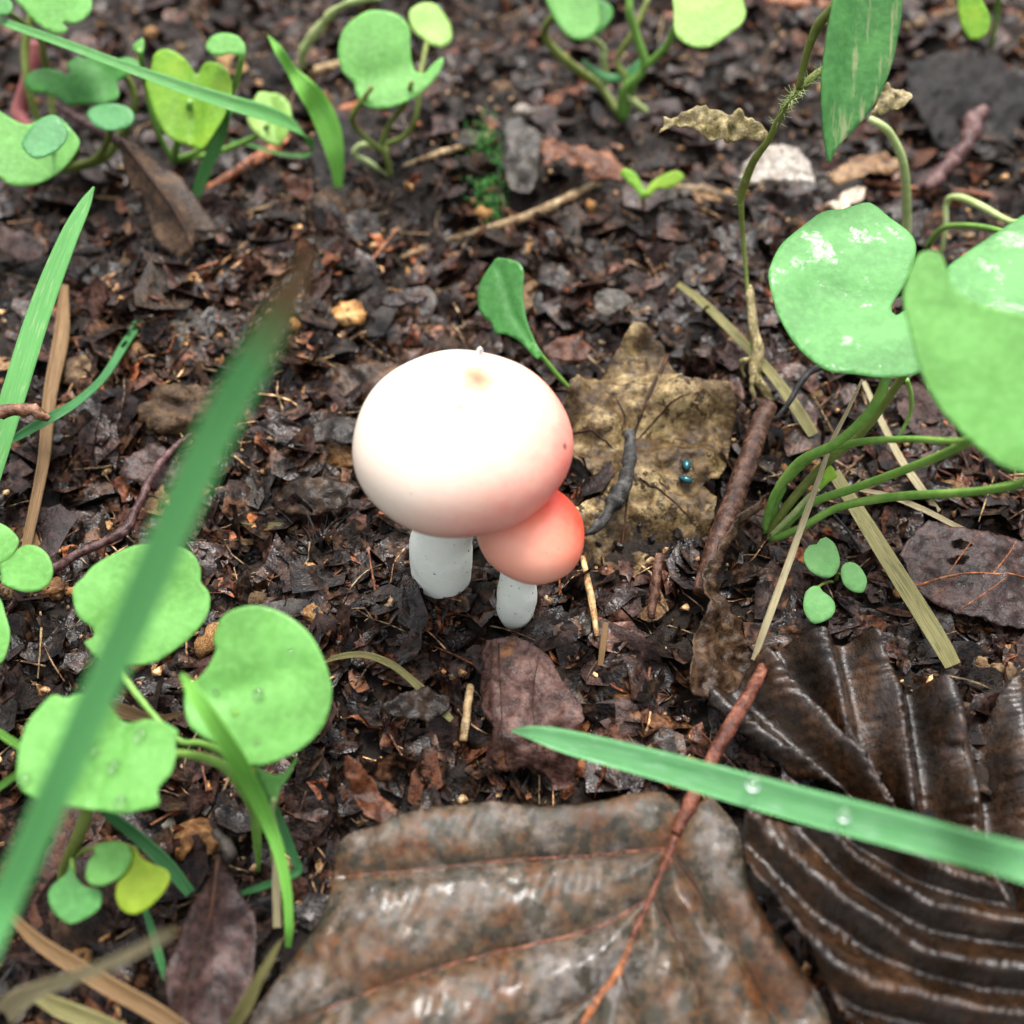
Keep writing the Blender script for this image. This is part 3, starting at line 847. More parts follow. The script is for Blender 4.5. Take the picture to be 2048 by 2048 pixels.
_, s3 = dead('mottled yellow brown lobed leaf with dark mould spots behind the mushrooms', 'F', L3_out, 0.32, 'leaf_mottled', (0.05, -0.15, 1),
     lambda uv, d: 0.30 * vnoise(d[:, 0] / 0.55, d[:, 1] / 0.55, 91) + 0.09 * fbm(d[:, 0] / 0.28, d[:, 1] / 0.28, 92, 3),
     veins=[[(1340, 570), (1480, 620), (1640, 700)], [(1600, 390), (1650, 480), (1670, 560)], [(1700, 620), (1850, 480), (2000, 420)], [(1720, 900), (1900, 1000), (2050, 1120)]],
     midrib=[(1900, 150), (1760, 450), (1680, 700), (1660, 1000), (1640, 1300)], vr=2.2, step=5.5)
L4_out = [(835, 1750), (880, 1720), (960, 1725), (1050, 1720), (1130, 1760), (1230, 1830), (1270, 1880), (1310, 1980), (1420, 2130), (1430, 2200),
          (1390, 2240), (1400, 2400), (1370, 2530), (1260, 2540), (1220, 2470), (1120, 2430), (1030, 2455), (950, 2450), (860, 2400), (900, 2320),
          (930, 2230), (900, 2180), (860, 2100), (850, 1960), (870, 1880)]
def r4f(uv, d):
    c_ = np.interp(uv[:, 1], [1280, 1360, 1480, 1560], [0.0, 0.10, 0.12, -0.22])
    fold = -0.22 * np.clip((px('F', [(930, 0)])[0][0] - uv[:, 0]) / 30, 0, 1)
    return c_ + fold + 0.07 * vnoise(d[:, 0] / 0.5, d[:, 1] / 0.5, 93) + 0.03 * fbm(d[:, 0] / 0.15, d[:, 1] / 0.15, 94, 3)
dead('folded maroon brown leaf scrap with a ragged tan edge below the small mushroom', 'F', L4_out, 0.34, 'leaf_maroon_big', (-0.05, -0.2, 1), r4f,
     veins=[[(960, 1760), (970, 1980), (980, 2200), (1000, 2420)], [(1180, 1850), (1150, 2100), (1180, 2400)]], vr=1.6, step=5.0)
L5_out = [(510, 930), (420, 1000), (330, 1060), (260, 1170), (240, 1260), (180, 1340), (190, 1430), (150, 1600), (130, 1750), (60, 1930), (100, 2040), (300, 2100), (470, 2000),
          (480, 1800), (400, 1650), (300, 1500), (270, 1400), (290, 1250), (330, 1180), (420, 1060), (480, 980)]
dead('brown curled leaf with a frilled upright edge leaning on the thick red brown twig', 'G', L5_out, 0.40, 'leaf_brown', (0.5, -0.25, 0.8),
     lambda uv, d: 0.13 * vnoise(d[:, 0] / 0.35, d[:, 1] / 0.35, 95) + 0.05 * fbm(d[:, 0] / 0.13, d[:, 1] / 0.13, 96, 3), step=5.0)
L6_out = [(1250, 1260), (1330, 1130), (1400, 1080), (1580, 1120), (1750, 1130), (1960, 1180), (2200, 1300), (2200, 1600), (1950, 1690), (1800, 1680),
          (1700, 1640), (1560, 1610), (1430, 1540), (1330, 1440), (1290, 1340)]
dead('flat dark brown leaf with thin orange veins beside the broad flattened straw', 'G', L6_out, 0.22, 'dead_maroon', (0.0, -0.15, 1), crumple(0.10, 0.03, 6, 0.8, 0.2),
     veins=[[(1420, 1510), (1500, 1450), (1560, 1400)], [(1560, 1590), (1700, 1500), (1830, 1400)], [(1500, 1390), (1600, 1250), (1680, 1150)], [(1750, 1385), (1850, 1260), (1900, 1180)]],
     midrib=[(1330, 1430), (1600, 1390), (1960, 1385), (2180, 1380)], vmat='vein_orange', vr=1.5, step=4.5, holes=[[(1530, 1200), (1580, 1185), (1640, 1225), (1590, 1250), (1540, 1235)], [(1500, 1310), (1560, 1280), (1620, 1290), (1590, 1330), (1530, 1340)]])
L7_out = [(1240, 1030), (1280, 1100), (1340, 1220), (1410, 1350), (1415, 1480), (1390, 1700), (1340, 1850), (1260, 1990), (1130, 2100), (1000, 2000), (930, 1800),
          (920, 1650), (980, 1500), (1040, 1330), (1100, 1220), (1190, 1130)]
mid7 = px('H', [(1240, 1030), (1200, 1300), (1100, 1600), (1030, 1880), (1050, 2080)])
r7, s7 = dead('dark purplish brown pointed leaf folded along its midrib with a grey stalk tip', 'H', L7_out, 0.36, 'dead_maroon', (0.0, -0.1, 1),
     lambda uv, d: 0.20 * np.exp(-dist_poly(uv, mid7) / 28) + 0.06 * vnoise(d[:, 0] / 0.6, d[:, 1] / 0.6, 97) + 0.02 * fbm(d[:, 0] / 0.2, d[:, 1] / 0.2, 98, 2),
     midrib=[(1240, 1030), (1200, 1300), (1100, 1600), (1030, 1880)], vr=2.5, step=6, smooth=True)
tube('stalk', 'H', [(1245, 1050, 0.5), (1260, 980, 0.66), (1230, 930, 0.72), (1190, 860, 0.72)], [7, 14, 12, 8], 'dead_grey', r7, 16, 8, 0.2)
L8_out = [(680, 830), (760, 820), (840, 880), (1000, 980), (1080, 1090), (1180, 1240), (1210, 1280), (1100, 1300), (1080, 1420), (1000, 1450), (930, 1400),
          (860, 1330), (820, 1200), (790, 1080), (740, 1070), (700, 950)]
mid8 = px('A', [(700, 830), (830, 1000), (1000, 1230), (1090, 1420)])
dead('dark brown folded leaf standing on edge beneath the notched lime leaf', 'A', L8_out, 0.75, 'leaf_brown', (0.1, -0.45, 0.85),
     lambda uv, d: 0.25 * np.exp(-dist_poly(uv, mid8) / 30) + 0.08 * vnoise(d[:, 0] / 0.7, d[:, 1] / 0.7, 99), step=6, midrib=[(700, 830), (830, 1000), (1000, 1230), (1090, 1420)], vr=2.5)
for lab, tg, out, z, mt in (
    ('grey brown weathered leaf end lying next to the rust brown leaf', 'B', [(990, 650), (1080, 620), (1180, 700), (1200, 800), (1180, 920), (1160, 1000), (1120, 1060), (1040, 1030), (980, 900), (1000, 780)], 0.4, 'dead_grey'),
    ('rust brown leaf scrap arched over a dark hollow', 'B', [(1190, 780), (1310, 760), (1430, 790), (1500, 840), (1560, 800), (1660, 920), (1640, 1020), (1480, 990), (1400, 920), (1300, 900), (1200, 920)], 0.5, 'dead_red'),
    ('pale grey weathered leaf behind the hairy grass stem', 'C', [(360, 990), (400, 900), (500, 780), (590, 765), (680, 800), (740, 870), (790, 980), (700, 990), (560, 985), (440, 1010)], 0.7, 'dead_pale'),
    ('tan crumpled leaf edge lying beside the pale grey leaf', 'C', [(860, 950), (960, 890), (1050, 870), (1180, 830), (1250, 890), (1210, 960), (1050, 985), (900, 1005)], 0.4, 'dead_tan'),
    ('small speckled grey leaf under the crossed rusty stems', 'C', [(830, 1130), (900, 1070), (950, 1040), (1060, 1020), (1050, 1085), (930, 1160)], 0.3, 'dead_pale'),
    ('purple grey leaf flake with a pink corner beside the reddish trailing stem', 'E', [(660, 830), (700, 770), (690, 740), (780, 690), (850, 630), (960, 700), (1030, 690), (1080, 800), (1000, 890), (850, 900), (780, 870)], 0.3, 'dead_maroon'),
    ('flat grey leaf flake above the tan pebble and beside the larger cap', 'E', [(1690, 570), (1790, 510), (1930, 500), (2020, 560), (2010, 650), (1900, 680), (1720, 650)], 0.3, 'dead_grey'),
    ('black brown leaf below the tan pebble and beside the larger cap', 'E', [(1500, 920), (1650, 850), (1850, 860), (1990, 900), (1900, 1010), (1720, 1060), (1560, 1040)], 0.25, 'dead_dark'),
    ('dark veined leaf behind the larger cap', 'F', [(30, 250), (200, 190), (400, 190), (430, 260), (330, 360), (230, 430), (60, 420)], 0.25, 'dead_dark'),
    ('small dark red leaf beside the stalk of the spoon shaped green leaf', 'F', [(1200, 130), (1270, 80), (1400, 50), (1470, 110), (1440, 200), (1330, 210), (1230, 170)], 0.3, 'dead_red'),
    ('narrow pink brown leaf strip crossing the pale thin stalk', 'B', [(235, 1640), (330, 1625), (450, 1650), (580, 1640), (520, 1690), (380, 1720), (270, 1710)], 0.35, 'dead_maroon'),
    ('round grey lilac flake beside the dark red leaf', 'B', [(1480, 1650), (1560, 1600), (1650, 1600), (1700, 1660), (1640, 1720), (1560, 1760), (1490, 1720)], 0.4, 'dead_grey'),
    ('dark flake leaning on a short brown straw over the wet grey leaf', 'I', [(290, 190), (420, 110), (560, 70), (680, 130), (690, 190), (600, 260), (470, 250), (360, 220)], 0.35, 'dead_dark'),
    ('red brown rolled leaf roll standing at the edge of the wet grey leaf', 'I', [(110, 450), (200, 500), (290, 620), (400, 740), (410, 800), (340, 830), (230, 790), (150, 650), (110, 540)], 0.4, 'dead_red'),
    ('brown crumpled leaf beside the large grass blade tip', 'A', [(1560, 980), (1640, 960), (1720, 970), (1730, 1060), (1660, 1100), (1600, 1060)], 0.5, 'dead_red'),
    ('black leaf by the pale curled stalks of the kidney leaved plant', 'B', [(-80, 760), (60, 640), (160, 700), (330, 960), (260, 1060), (100, 1110), (-60, 1080)], 0.1, 'dead_black'),
    ('dark purple wet leaf under the narrow upright grass tip', 'A', [(0, 1250), (120, 1270), (250, 1350), (230, 1430), (100, 1440), (0, 1400)], 0.35, 'dead_maroon'),
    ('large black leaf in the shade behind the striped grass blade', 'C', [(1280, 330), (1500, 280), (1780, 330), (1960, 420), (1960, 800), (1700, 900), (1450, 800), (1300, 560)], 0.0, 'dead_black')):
    dead(lab, tg, out, z, mt, (random.uniform(-.15, .15), -0.2, 1), crumple(0.12, 0.05, int(out[0][0]) % 29, 0.6, 0.18), step=6, jag=1.8, foot=mt != 'dead_black')

# ------------------------------------------------------------------ green plants
def vcrease(tag_, line, depth, width, amount=0.06, seed=0):
    l = px(tag_, line)
    cu = cup(amount, seed)
    return lambda uv, d: cu(uv, d) - depth * np.exp(-(dist_poly(uv, l) / width) ** 2)
def plant(label, cat, base, leaves, stems, group=None, name='leafy_plant'):
    root = thing(name, label, cat, base, group)
    for i, (tg, out, z, n, mt, rel) in enumerate(leaves):
        s = Sheet(tg, out, z, n, relief=rel or cup(0.08, i))
        s.build('leaf', mt, root, step=7)
    for (tg, path, r, mt) in stems:
        tube('stalk', tg, path, r, mt, root, 26, 8, 0.04)
    return root
UPC = (0, -0.55, 0.83)
R1 = [(930, 1160), (1050, 1130), (1110, 1150), (1180, 1210), (1290, 1300), (1328, 1380), (1310, 1480), (1262, 1590), (1200, 1690), (1225, 1740), (1300, 1720), (1340, 1900),
      (1370, 2060), (1180, 2094), (1000, 2064), (850, 2044), (740, 1974), (660, 1894), (600, 1804), (560, 1720), (520, 1560), (530, 1480), (590, 1360),
      (700, 1260), (820, 1175)]
R2 = [(1330, 1430), (1370, 1385), (1430, 1375), (1480, 1400), (1510, 1480), (1540, 1570), (1640, 1640), (1800, 1690), (2000, 1740), (2300, 1850), (2450, 2150),
      (2300, 2500), (2050, 2600), (1900, 2590), (1800, 2550), (1650, 2430), (1500, 2280), (1400, 2130), (1340, 1970), (1290, 1770), (1265, 1640), (1290, 1530)]
R3 = [(1505, 1490), (1600, 1400), (1720, 1320), (1850, 1240), (2000, 1160), (2200, 1150), (2400, 1300), (2450, 1600), (2350, 1850), (2000, 1790), (1700, 1720), (1560, 1640)]
def gz(p, z): return [(x, y, zz) for (x, y), zz in zip(p, z)]
plant('plant with large glossy heart shaped green leaves on a fan of long stalks', 'plant', P('G', 490, 1160),
      [('C', R1, 3.0, (-0.1, -0.25, 0.96), 'leaf_cool', vcrease('C', [(1215, 1700), (1050, 1660), (800, 1600)], 0.05, 40, 0.05, 1)),
       ('C', R3, 3.7, (-0.15, -0.15, 0.95), 'leaf_cool', cup(0.03, 2, 0.06)),
       ('C', R2, 4.3, (-0.25, -0.45, 0.85), 'leaf_fresh', cup(-0.03, 3, 0.06)),
       ('G', [(800, 905), (840, 800), (870, 770), (890, 790), (905, 840), (865, 862), (800, 925)], 1.0, UPC, 'leaf_lime', None)],
      [('G', gz([(490, 1160), (560, 930), (700, 750), (900, 650), (1080, 480), (1170, 300), (1200, 100)], [0.0, 0.6, 1.2, 1.7, 2.2, 2.6, 2.85]), [8, 9, 10, 10, 10, 10, 9], 'stem_green'),
       ('G', gz([(510, 1165), (640, 980), (830, 770), (1040, 590), (1240, 320), (1380, 100)], [0.0, 0.5, 1.0, 1.5, 2.2, 2.7]), [8, 9, 9, 9, 8, 7], 'stem_olive'),
       ('G', gz([(505, 1155), (600, 900), (760, 730), (1000, 650), (1300, 630), (1600, 640), (1800, 560)], [0.0, 0.6, 1.1, 1.7, 2.4, 3.1, 3.7]), [8, 8, 8, 8, 7, 7, 7], 'stem_green'),
       ('G', gz([(540, 1180), (750, 990), (1000, 900), (1350, 770), (1620, 650), (1850, 500)], [0.0, 0.5, 1.0, 2.0, 3.0, 3.9]), [8, 8, 9, 9, 9, 8], 'stem_green'),
       ('G', gz([(530, 1190), (700, 1120), (900, 1010), (1200, 950), (1600, 925), (1800, 900), (1960, 840), (2250, 500)], [0.0, 0.3, 0.7, 1.3, 2.1, 2.6, 3.0, 3.5]), [8, 8, 8, 9, 9, 9, 9, 8], 'stem_green'),
       ('G', gz([(520, 1175), (650, 1050), (740, 950), (800, 910)], [0.0, 0.4, 0.7, 0.9]), [7, 6, 5, 3], 'stem_pale'),
       ('G', gz([(1240, 620), (1300, 500), (1310, 400), (1285, 300)], [0.1, 0.4, 0.7, 1.0]), [3, 4, 5, 5], 'stem_green')])
plant('bare pale green stalks arching up behind the largest heart shaped leaf', 'plant', P('C', 1280, 1420),
      [], [('C', gz([(1280, 1420), (1282, 1280), (1282, 1100), (1265, 900), (1200, 750), (1140, 690), (1075, 655)], [0.0, 0.5, 1.1, 1.7, 2.1, 2.25, 2.3]), [8, 9, 9, 9, 8, 8, 7], 'stem_pale')], name='bent_stalk')
plant('thin whitish green stalks bending between the two large heart shaped leaves', 'plant', P('C', 1480, 1420),
      [], [('C', gz([(1470, 1420), (1500, 1250), (1505, 1110), (1580, 1090), (1700, 1140), (1860, 1225), (2000, 1230)], [0.0, 0.5, 0.8, 1.0, 1.2, 1.4, 1.6]), [4, 5, 6, 7, 7, 6, 5], 'stem_pale'),
           ('C', gz([(1370, 1400), (1470, 1270), (1600, 1245), (1780, 1270), (1900, 1330)], [0.0, 0.7, 1.2, 1.7, 2.0]), [5, 6, 6, 6, 5], 'stem_green')], name='bent_stalk')
# bottom left plant
LB1 = [(520, 1330), (640, 1260), (760, 1215), (880, 1210), (1000, 1230), (1070, 1270), (1110, 1350), (1110, 1420), (1150, 1470), (1162, 1530), (1140, 1620),
       (1060, 1720), (960, 1800), (860, 1860), (760, 1878), (640, 1870), (540, 1840), (480, 1780), (460, 1745), (510, 1720), (505, 1670), (440, 1620), (410, 1540),
       (410, 1450), (460, 1400)]
LB2 = [(1200, 1670), (1230, 1610), (1310, 1565), (1420, 1550), (1540, 1580), (1640, 1640), (1720, 1720), (1780, 1830), (1815, 1926), (1832, 2026), (1810, 2146),
       (1760, 2246), (1650, 2346), (1500, 2416), (1400, 2431), (1300, 2396), (1180, 2306), (1080, 2246), (1030, 2176), (1010, 2056), (1050, 1986), (1130, 1910),
       (1190, 1800), (1180, 1740)]
LB3 = [(290, 115), (360, 130), (430, 105), (560, 130), (640, 240), (700, 255), (800, 245), (900, 265), (980, 315), (960, 350), (965, 440), (940, 540), (880, 610),
       (862, 650), (870, 720), (760, 750), (660, 770), (560, 750), (440, 735), (320, 720), (200, 690), (110, 630), (90, 540), (105, 400), (150, 270), (220, 180)]
s1l = [(395, 1050), (415, 1100), (470, 1170), (540, 1185), (572, 1215), (560, 1290), (500, 1340), (400, 1380), (330, 1340), (285, 1270), (280, 1200), (320, 1150), (380, 1100)]
s2l = [(520, 950), (600, 930), (690, 935), (730, 990), (720, 1050), (670, 1120), (560, 1172), (490, 1150), (475, 1100), (500, 1020), (530, 990)]
s3l = [(735, 960), (790, 1020), (860, 1055), (920, 1080), (940, 1130), (900, 1210), (820, 1290), (740, 1328), (670, 1300), (638, 1230), (650, 1150), (700, 1080), (725, 1020)]
plant('plant with three round notched bright green leaves sprinkled with water drops', 'plant', P('H', 1400, 900),
      [('E', LB1, 1.7, (0.1, -0.35, 0.9), 'leaf_fresh', vcrease('E', [(480, 1740), (700, 1620), (900, 1450)], 0.05, 35, 0.05, 4)),
       ('E', LB2, 2.1, (0.05, -0.4, 0.9), 'leaf_fresh', vcrease('E', [(1010, 2056), (1250, 2040), (1600, 1900)], 0.05, 35, 0.05, 5)),
       ('H', LB3, 2.0, (0.0, -0.3, 0.95), 'leaf_fresh', vcrease('H', [(660, 250), (560, 450), (470, 700)], 0.10, 32, 0.06, 6)),
       ('H', [(1400, 520), (1500, 560), (1560, 550), (1610, 490), (1640, 460), (1590, 570), (1540, 640), (1520, 720), (1490, 700), (1450, 620)], 1.2, UPC, 'leaf_fresh', None)],
      [('H', gz([(1430, 1090), (1410, 900), (1400, 760), (1340, 640), (1250, 520), (1120, 460), (950, 440), (700, 480)], [0.0, 0.3, 0.6, 0.9, 1.2, 1.4, 1.65, 1.9]), [4, 7, 9, 10, 10, 9, 8, 7], 'stem_green'),
       ('H', gz([(1430, 1060), (1390, 700), (1330, 500), (1200, 420), (1100, 380), (960, 350), (700, 40), (620, -120)], [0.0, 0.6, 1.0, 1.2, 1.3, 1.4, 1.55, 1.65]), [4, 8, 9, 8, 7, 7, 7, 7], 'stem_green'),
       ('H', gz([(1430, 1080), (1420, 800), (1380, 560), (1330, 380), (1300, 200)], [0.0, 0.6, 1.2, 1.7, 2.0]), [4, 8, 9, 9, 8], 'stem_green'),
       ('H', gz([(1500, 1060), (1500, 800), (1510, 690)], [0.0, 0.8, 1.1]), [3, 5, 5], 'stem_pale')])
plant('seedling with three small rounded leaves, one yellow, on a thick olive stem', 'seedling', P('H', 330, 1150),
      [('H', s1l, 0.75, (0, -0.3, 0.95), 'leaf_cool', None), ('H', s2l, 1.0, (0.1, -0.3, 0.95), 'leaf_fresh', None), ('H', s3l, 0.9, (0.2, -0.3, 0.92), 'leaf_yellow', None)],
      [('H', gz([(330, 1150), (380, 1010), (440, 880), (490, 720), (520, 600)], [0.0, 0.5, 0.9, 1.4, 1.7]), [10, 12, 13, 13, 11], 'stem_olive'),
       ('H', gz([(395, 1000), (400, 1050), (400, 1120)], [0.5, 0.65, 0.75]), [4, 6, 7], 'stem_green'),
       ('H', gz([(420, 1010), (470, 970), (530, 960)], [0.6, 0.85, 0.98]), [4, 5, 5], 'stem_olive'),
       ('H', gz([(420, 1000), (600, 930), (735, 965), (745, 1000)], [0.6, 0.8, 0.88, 0.9]), [3, 4, 6, 7], 'stem_olive')])
plant('small rounded pale green leaves next to the reddish trailing stem', 'plant', P('E', -60, 1420),
      [('E', [(10, 1330), (60, 1300), (130, 1230), (200, 1225), (260, 1260), (300, 1340), (290, 1420), (230, 1470), (150, 1480), (60, 1455), (20, 1430), (15, 1380)], 1.3, (0, -0.3, 0.95), 'leaf_fresh', None),
       ('E', [(-40, 1070), (0, 1095), (60, 1130), (110, 1200), (60, 1290), (0, 1320), (-80, 1300), (-110, 1180)], 1.25, (0.1, -0.3, 0.95), 'leaf_fresh', None),
       ('E', [(-60, 1480), (0, 1510), (30, 1600), (55, 1700), (40, 1800), (0, 1870), (-80, 1850), (-120, 1650)], 1.2, (0, -0.3, 0.95), 'leaf_fresh', None)],
      [('E', gz([(-60, 1420), (-30, 1410), (20, 1390), (80, 1370)], [0.0, 0.5, 1.0, 1.28]), [5, 5, 5, 4], 'stem_pale'),
       ('E', gz([(-60, 1420), (-50, 1340), (-20, 1260), (10, 1220)], [0.0, 0.5, 1.0, 1.22]), [5, 5, 5, 4], 'stem_pale'),
       ('E', gz([(-60, 1420), (-60, 1480), (-40, 1560), (-20, 1650)], [0.0, 0.4, 0.9, 1.18]), [5, 5, 5, 4], 'stem_pale')])
# seedlings near the mushrooms
spat = [(960, 1425), (1060, 1445), (1098, 1495), (1095, 1600), (1103, 1700), (1120, 1790), (1160, 1890), (1200, 1960), (1175, 1985), (1080, 1890), (990, 1845), (940, 1845), (925, 1790),
        (870, 1740), (845, 1680), (848, 1590), (880, 1520), (930, 1450)]
plant('single dark green spoon shaped leaf leaning over the back of the larger cap', 'plant', P('B', 1360, 2155),
      [('B', spat, 0.95, (-0.35, -0.45, 0.8), 'leaf_deep', vcrease('B', [(1190, 1970), (1040, 1740), (960, 1480)], 0.03, 8, 0.05, 7))],
      [('B', gz([(1365, 2160), (1290, 2080), (1220, 1995), (1170, 1930), (1090, 1800), (1020, 1680)], [0.0, 0.25, 0.5, 0.66, 0.80, 0.88]), [4, 5, 5, 4, 3, 2], 'stem_green')])
tri = [[(710, 1270), (740, 1225), (780, 1220), (800, 1190), (830, 1180), (880, 1220), (905, 1290), (905, 1340), (870, 1395), (820, 1400), (750, 1370), (715, 1320)],
       [(920, 1380), (930, 1330), (970, 1312), (1020, 1335), (1060, 1400), (1060, 1440), (1040, 1480), (990, 1475), (940, 1440)],
       [(715, 1540), (730, 1470), (770, 1440), (800, 1440), (820, 1470), (870, 1510), (890, 1560), (870, 1610), (800, 1645), (760, 1640), (725, 1590)]]
plant('tiny seedling with three small matte green leaves between twig and flattened straw', 'seedling', P('G', 890, 1400),
      [('G', q, 0.5, (dx, -0.2, 0.95), 'seedling_leaf', None) for q, dx in zip(tri, (0.1, -0.15, 0.0))],
      [('G', gz([(890, 1420), (900, 1385), (880, 1350), (850, 1320)], [0.05, 0.35, 0.45, 0.48]), [3, 3, 3, 2], 'stem_olive'),
       ('G', gz([(890, 1420), (905, 1375), (940, 1385), (975, 1390)], [0.05, 0.4, 0.47, 0.48]), [3, 3, 3, 2], 'stem_olive'),
       ('G', gz([(890, 1420), (850, 1420), (800, 1445), (798, 1490)], [0.05, 0.3, 0.45, 0.48]), [3, 3, 3, 2], 'stem_olive')])
plant('bright green two leaved sprout beside the pale straw', 'seedling', P('B', 1760, 1120),
      [('B', [(1625, 960), (1660, 935), (1710, 960), (1740, 1010), (1765, 1060), (1750, 1100), (1700, 1040), (1660, 1000)], 0.6, UPC, 'leaf_lime', None),
       ('B', [(1755, 1080), (1800, 1010), (1860, 970), (1930, 945), (1980, 970), (1960, 1010), (1900, 1040), (1830, 1045), (1790, 1090)], 0.6, UPC, 'leaf_lime', None)],
      [('B', gz([(1760, 1130), (1758, 1090), (1755, 1060)], [0.0, 0.3, 0.55]), [4, 5, 4], 'stem_green')])
# plants along the far side
kid = [(160, 110), (240, 65), (330, 65), (410, 90), (465, 150), (470, 240), (478, 330), (500, 380), (545, 395), (590, 350), (650, 310), (655, 340), (620, 410), (560, 480), (480, 545), (380, 590),
       (280, 600), (210, 575), (170, 510), (155, 445), (100, 400), (75, 320), (80, 230), (110, 160)]
plant('plant with a large kidney shaped leaf and thin looping stalks', 'plant', P('B', 360, 980),
      [('B', kid, 1.9, (0.0, -0.5, 0.85), 'leaf_fresh', vcrease('B', [(480, 340), (300, 420), (150, 450)], 0.06, 30, 0.04, 8)),
       ('B', [(470, 60), (540, 20), (610, 30), (660, 90), (695, 160), (695, 230), (650, 265), (600, 260), (540, 220), (490, 180), (465, 120)], 1.6, (0.2, -0.5, 0.85), 'leaf_pale', None)],
      [('B', gz([(362, 985), (330, 850), (270, 800), (180, 720), (150, 650), (190, 580), (260, 480)], [0.0, 0.4, 0.6, 0.9, 1.2, 1.5, 1.8]), [5, 6, 6, 6, 6, 6, 5], 'stem_olive'),
       ('B', gz([(358, 980), (240, 895), (160, 855), (200, 800), (300, 815), (345, 880), (365, 960)], [0.0, 0.15, 0.3, 0.45, 0.4, 0.2, 0.0]), [5, 6, 6, 6, 6, 6, 5], 'stem_pale'),
       ('B', gz([(330, 840), (315, 790), (360, 680), (440, 570), (480, 450)], [0.3, 0.5, 0.9, 1.4, 1.8]), [5, 6, 6, 6, 5], 'stem_olive'),
       ('B', gz([(340, 850), (350, 795), (430, 760), (490, 680), (515, 560), (520, 450), (560, 240)], [0.3, 0.4, 0.6, 0.9, 1.2, 1.4, 1.55]), [5, 6, 6, 6, 6, 6, 5], 'stem_olive')])
plant('plant with two rounded leaves on long curved stalks rising from one point', 'plant', P('B', 1640, 660),
      [('B', [(1215, -20), (1240, 60), (1290, 150), (1350, 215), (1420, 230), (1480, 200), (1520, 130), (1510, 60), (1490, -20), (1400, -90), (1280, -90)], 1.7, (0, -0.5, 0.85), 'leaf_fresh', None),
       ('B', [(1480, -10), (1560, 20), (1590, 60), (1580, 110), (1540, 160), (1490, 200), (1505, 100)], 1.6, UPC, 'leaf_deep', None),
       ('C', [(0, 60), (5, 180), (60, 240), (140, 265), (210, 255), (300, 195), (370, 140), (395, 80), (380, 20), (370, -30), (300, -100), (100, -100), (0, -30)], 2.6, (0.1, -0.5, 0.85), 'leaf_pale', None),
       ('B', [(1420, 320), (1460, 350), (1560, 400), (1640, 390), (1760, 310), (1765, 370), (1700, 420), (1600, 450), (1510, 430), (1440, 370)], 0.9, (0, -0.7, 0.7), 'leaf_bluish', None)],
      [('B', gz([(1640, 660), (1650, 500), (1730, 420), (1765, 350), (1720, 200), (1680, 60), (1690, -80)], [0.0, 0.6, 0.9, 1.1, 1.5, 1.9, 2.2]), [10, 10, 9, 9, 8, 8, 7], 'stem_green'),
       ('B', gz([(1640, 650), (1660, 450), (1615, 330), (1700, 180), (1790, -20)], [0.0, 0.7, 1.0, 1.4, 1.8]), [8, 8, 7, 7, 6], 'stem_olive'),
       ('B', gz([(1655, 650), (1720, 430), (1880, 260), (1945, 130), (2050, 80)], [0.0, 0.8, 1.5, 2.0, 2.5]), [8, 7, 7, 6, 6], 'stem_green'),
       ('B', gz([(1630, 640), (1520, 480), (1400, 390), (1280, 290), (1210, 190), (1250, 100), (1330, 60)], [0.0, 0.3, 0.6, 0.9, 1.2, 1.5, 1.65]), [8, 9, 9, 9, 8, 8, 7], 'stem_olive'),
       ('B', gz([(1560, 460), (1535, 320), (1540, 280), (1500, 225), (1440, 205)], [0.3, 0.8, 0.9, 1.2, 1.5]), [7, 7, 7, 6, 6], 'stem_pale'),
       ('B', gz([(1650, 520), (1700, 560), (1775, 615)], [0.5, 0.35, 0.1]), [7, 7, 6], 'stem_pale')])
TL2 = [(145, 465), (190, 405), (260, 385), (330, 400), (380, 430), (395, 410), (365, 350), (430, 300), (450, 315), (520, 300), (560, 320), (640, 330), (720, 320), (790, 370), (700, 420), (640, 450),
       (655, 500), (650, 540), (600, 560), (560, 580), (510, 565), (470, 575), (430, 565), (380, 580), (340, 550), (310, 540), (270, 525), (230, 520), (180, 515)]
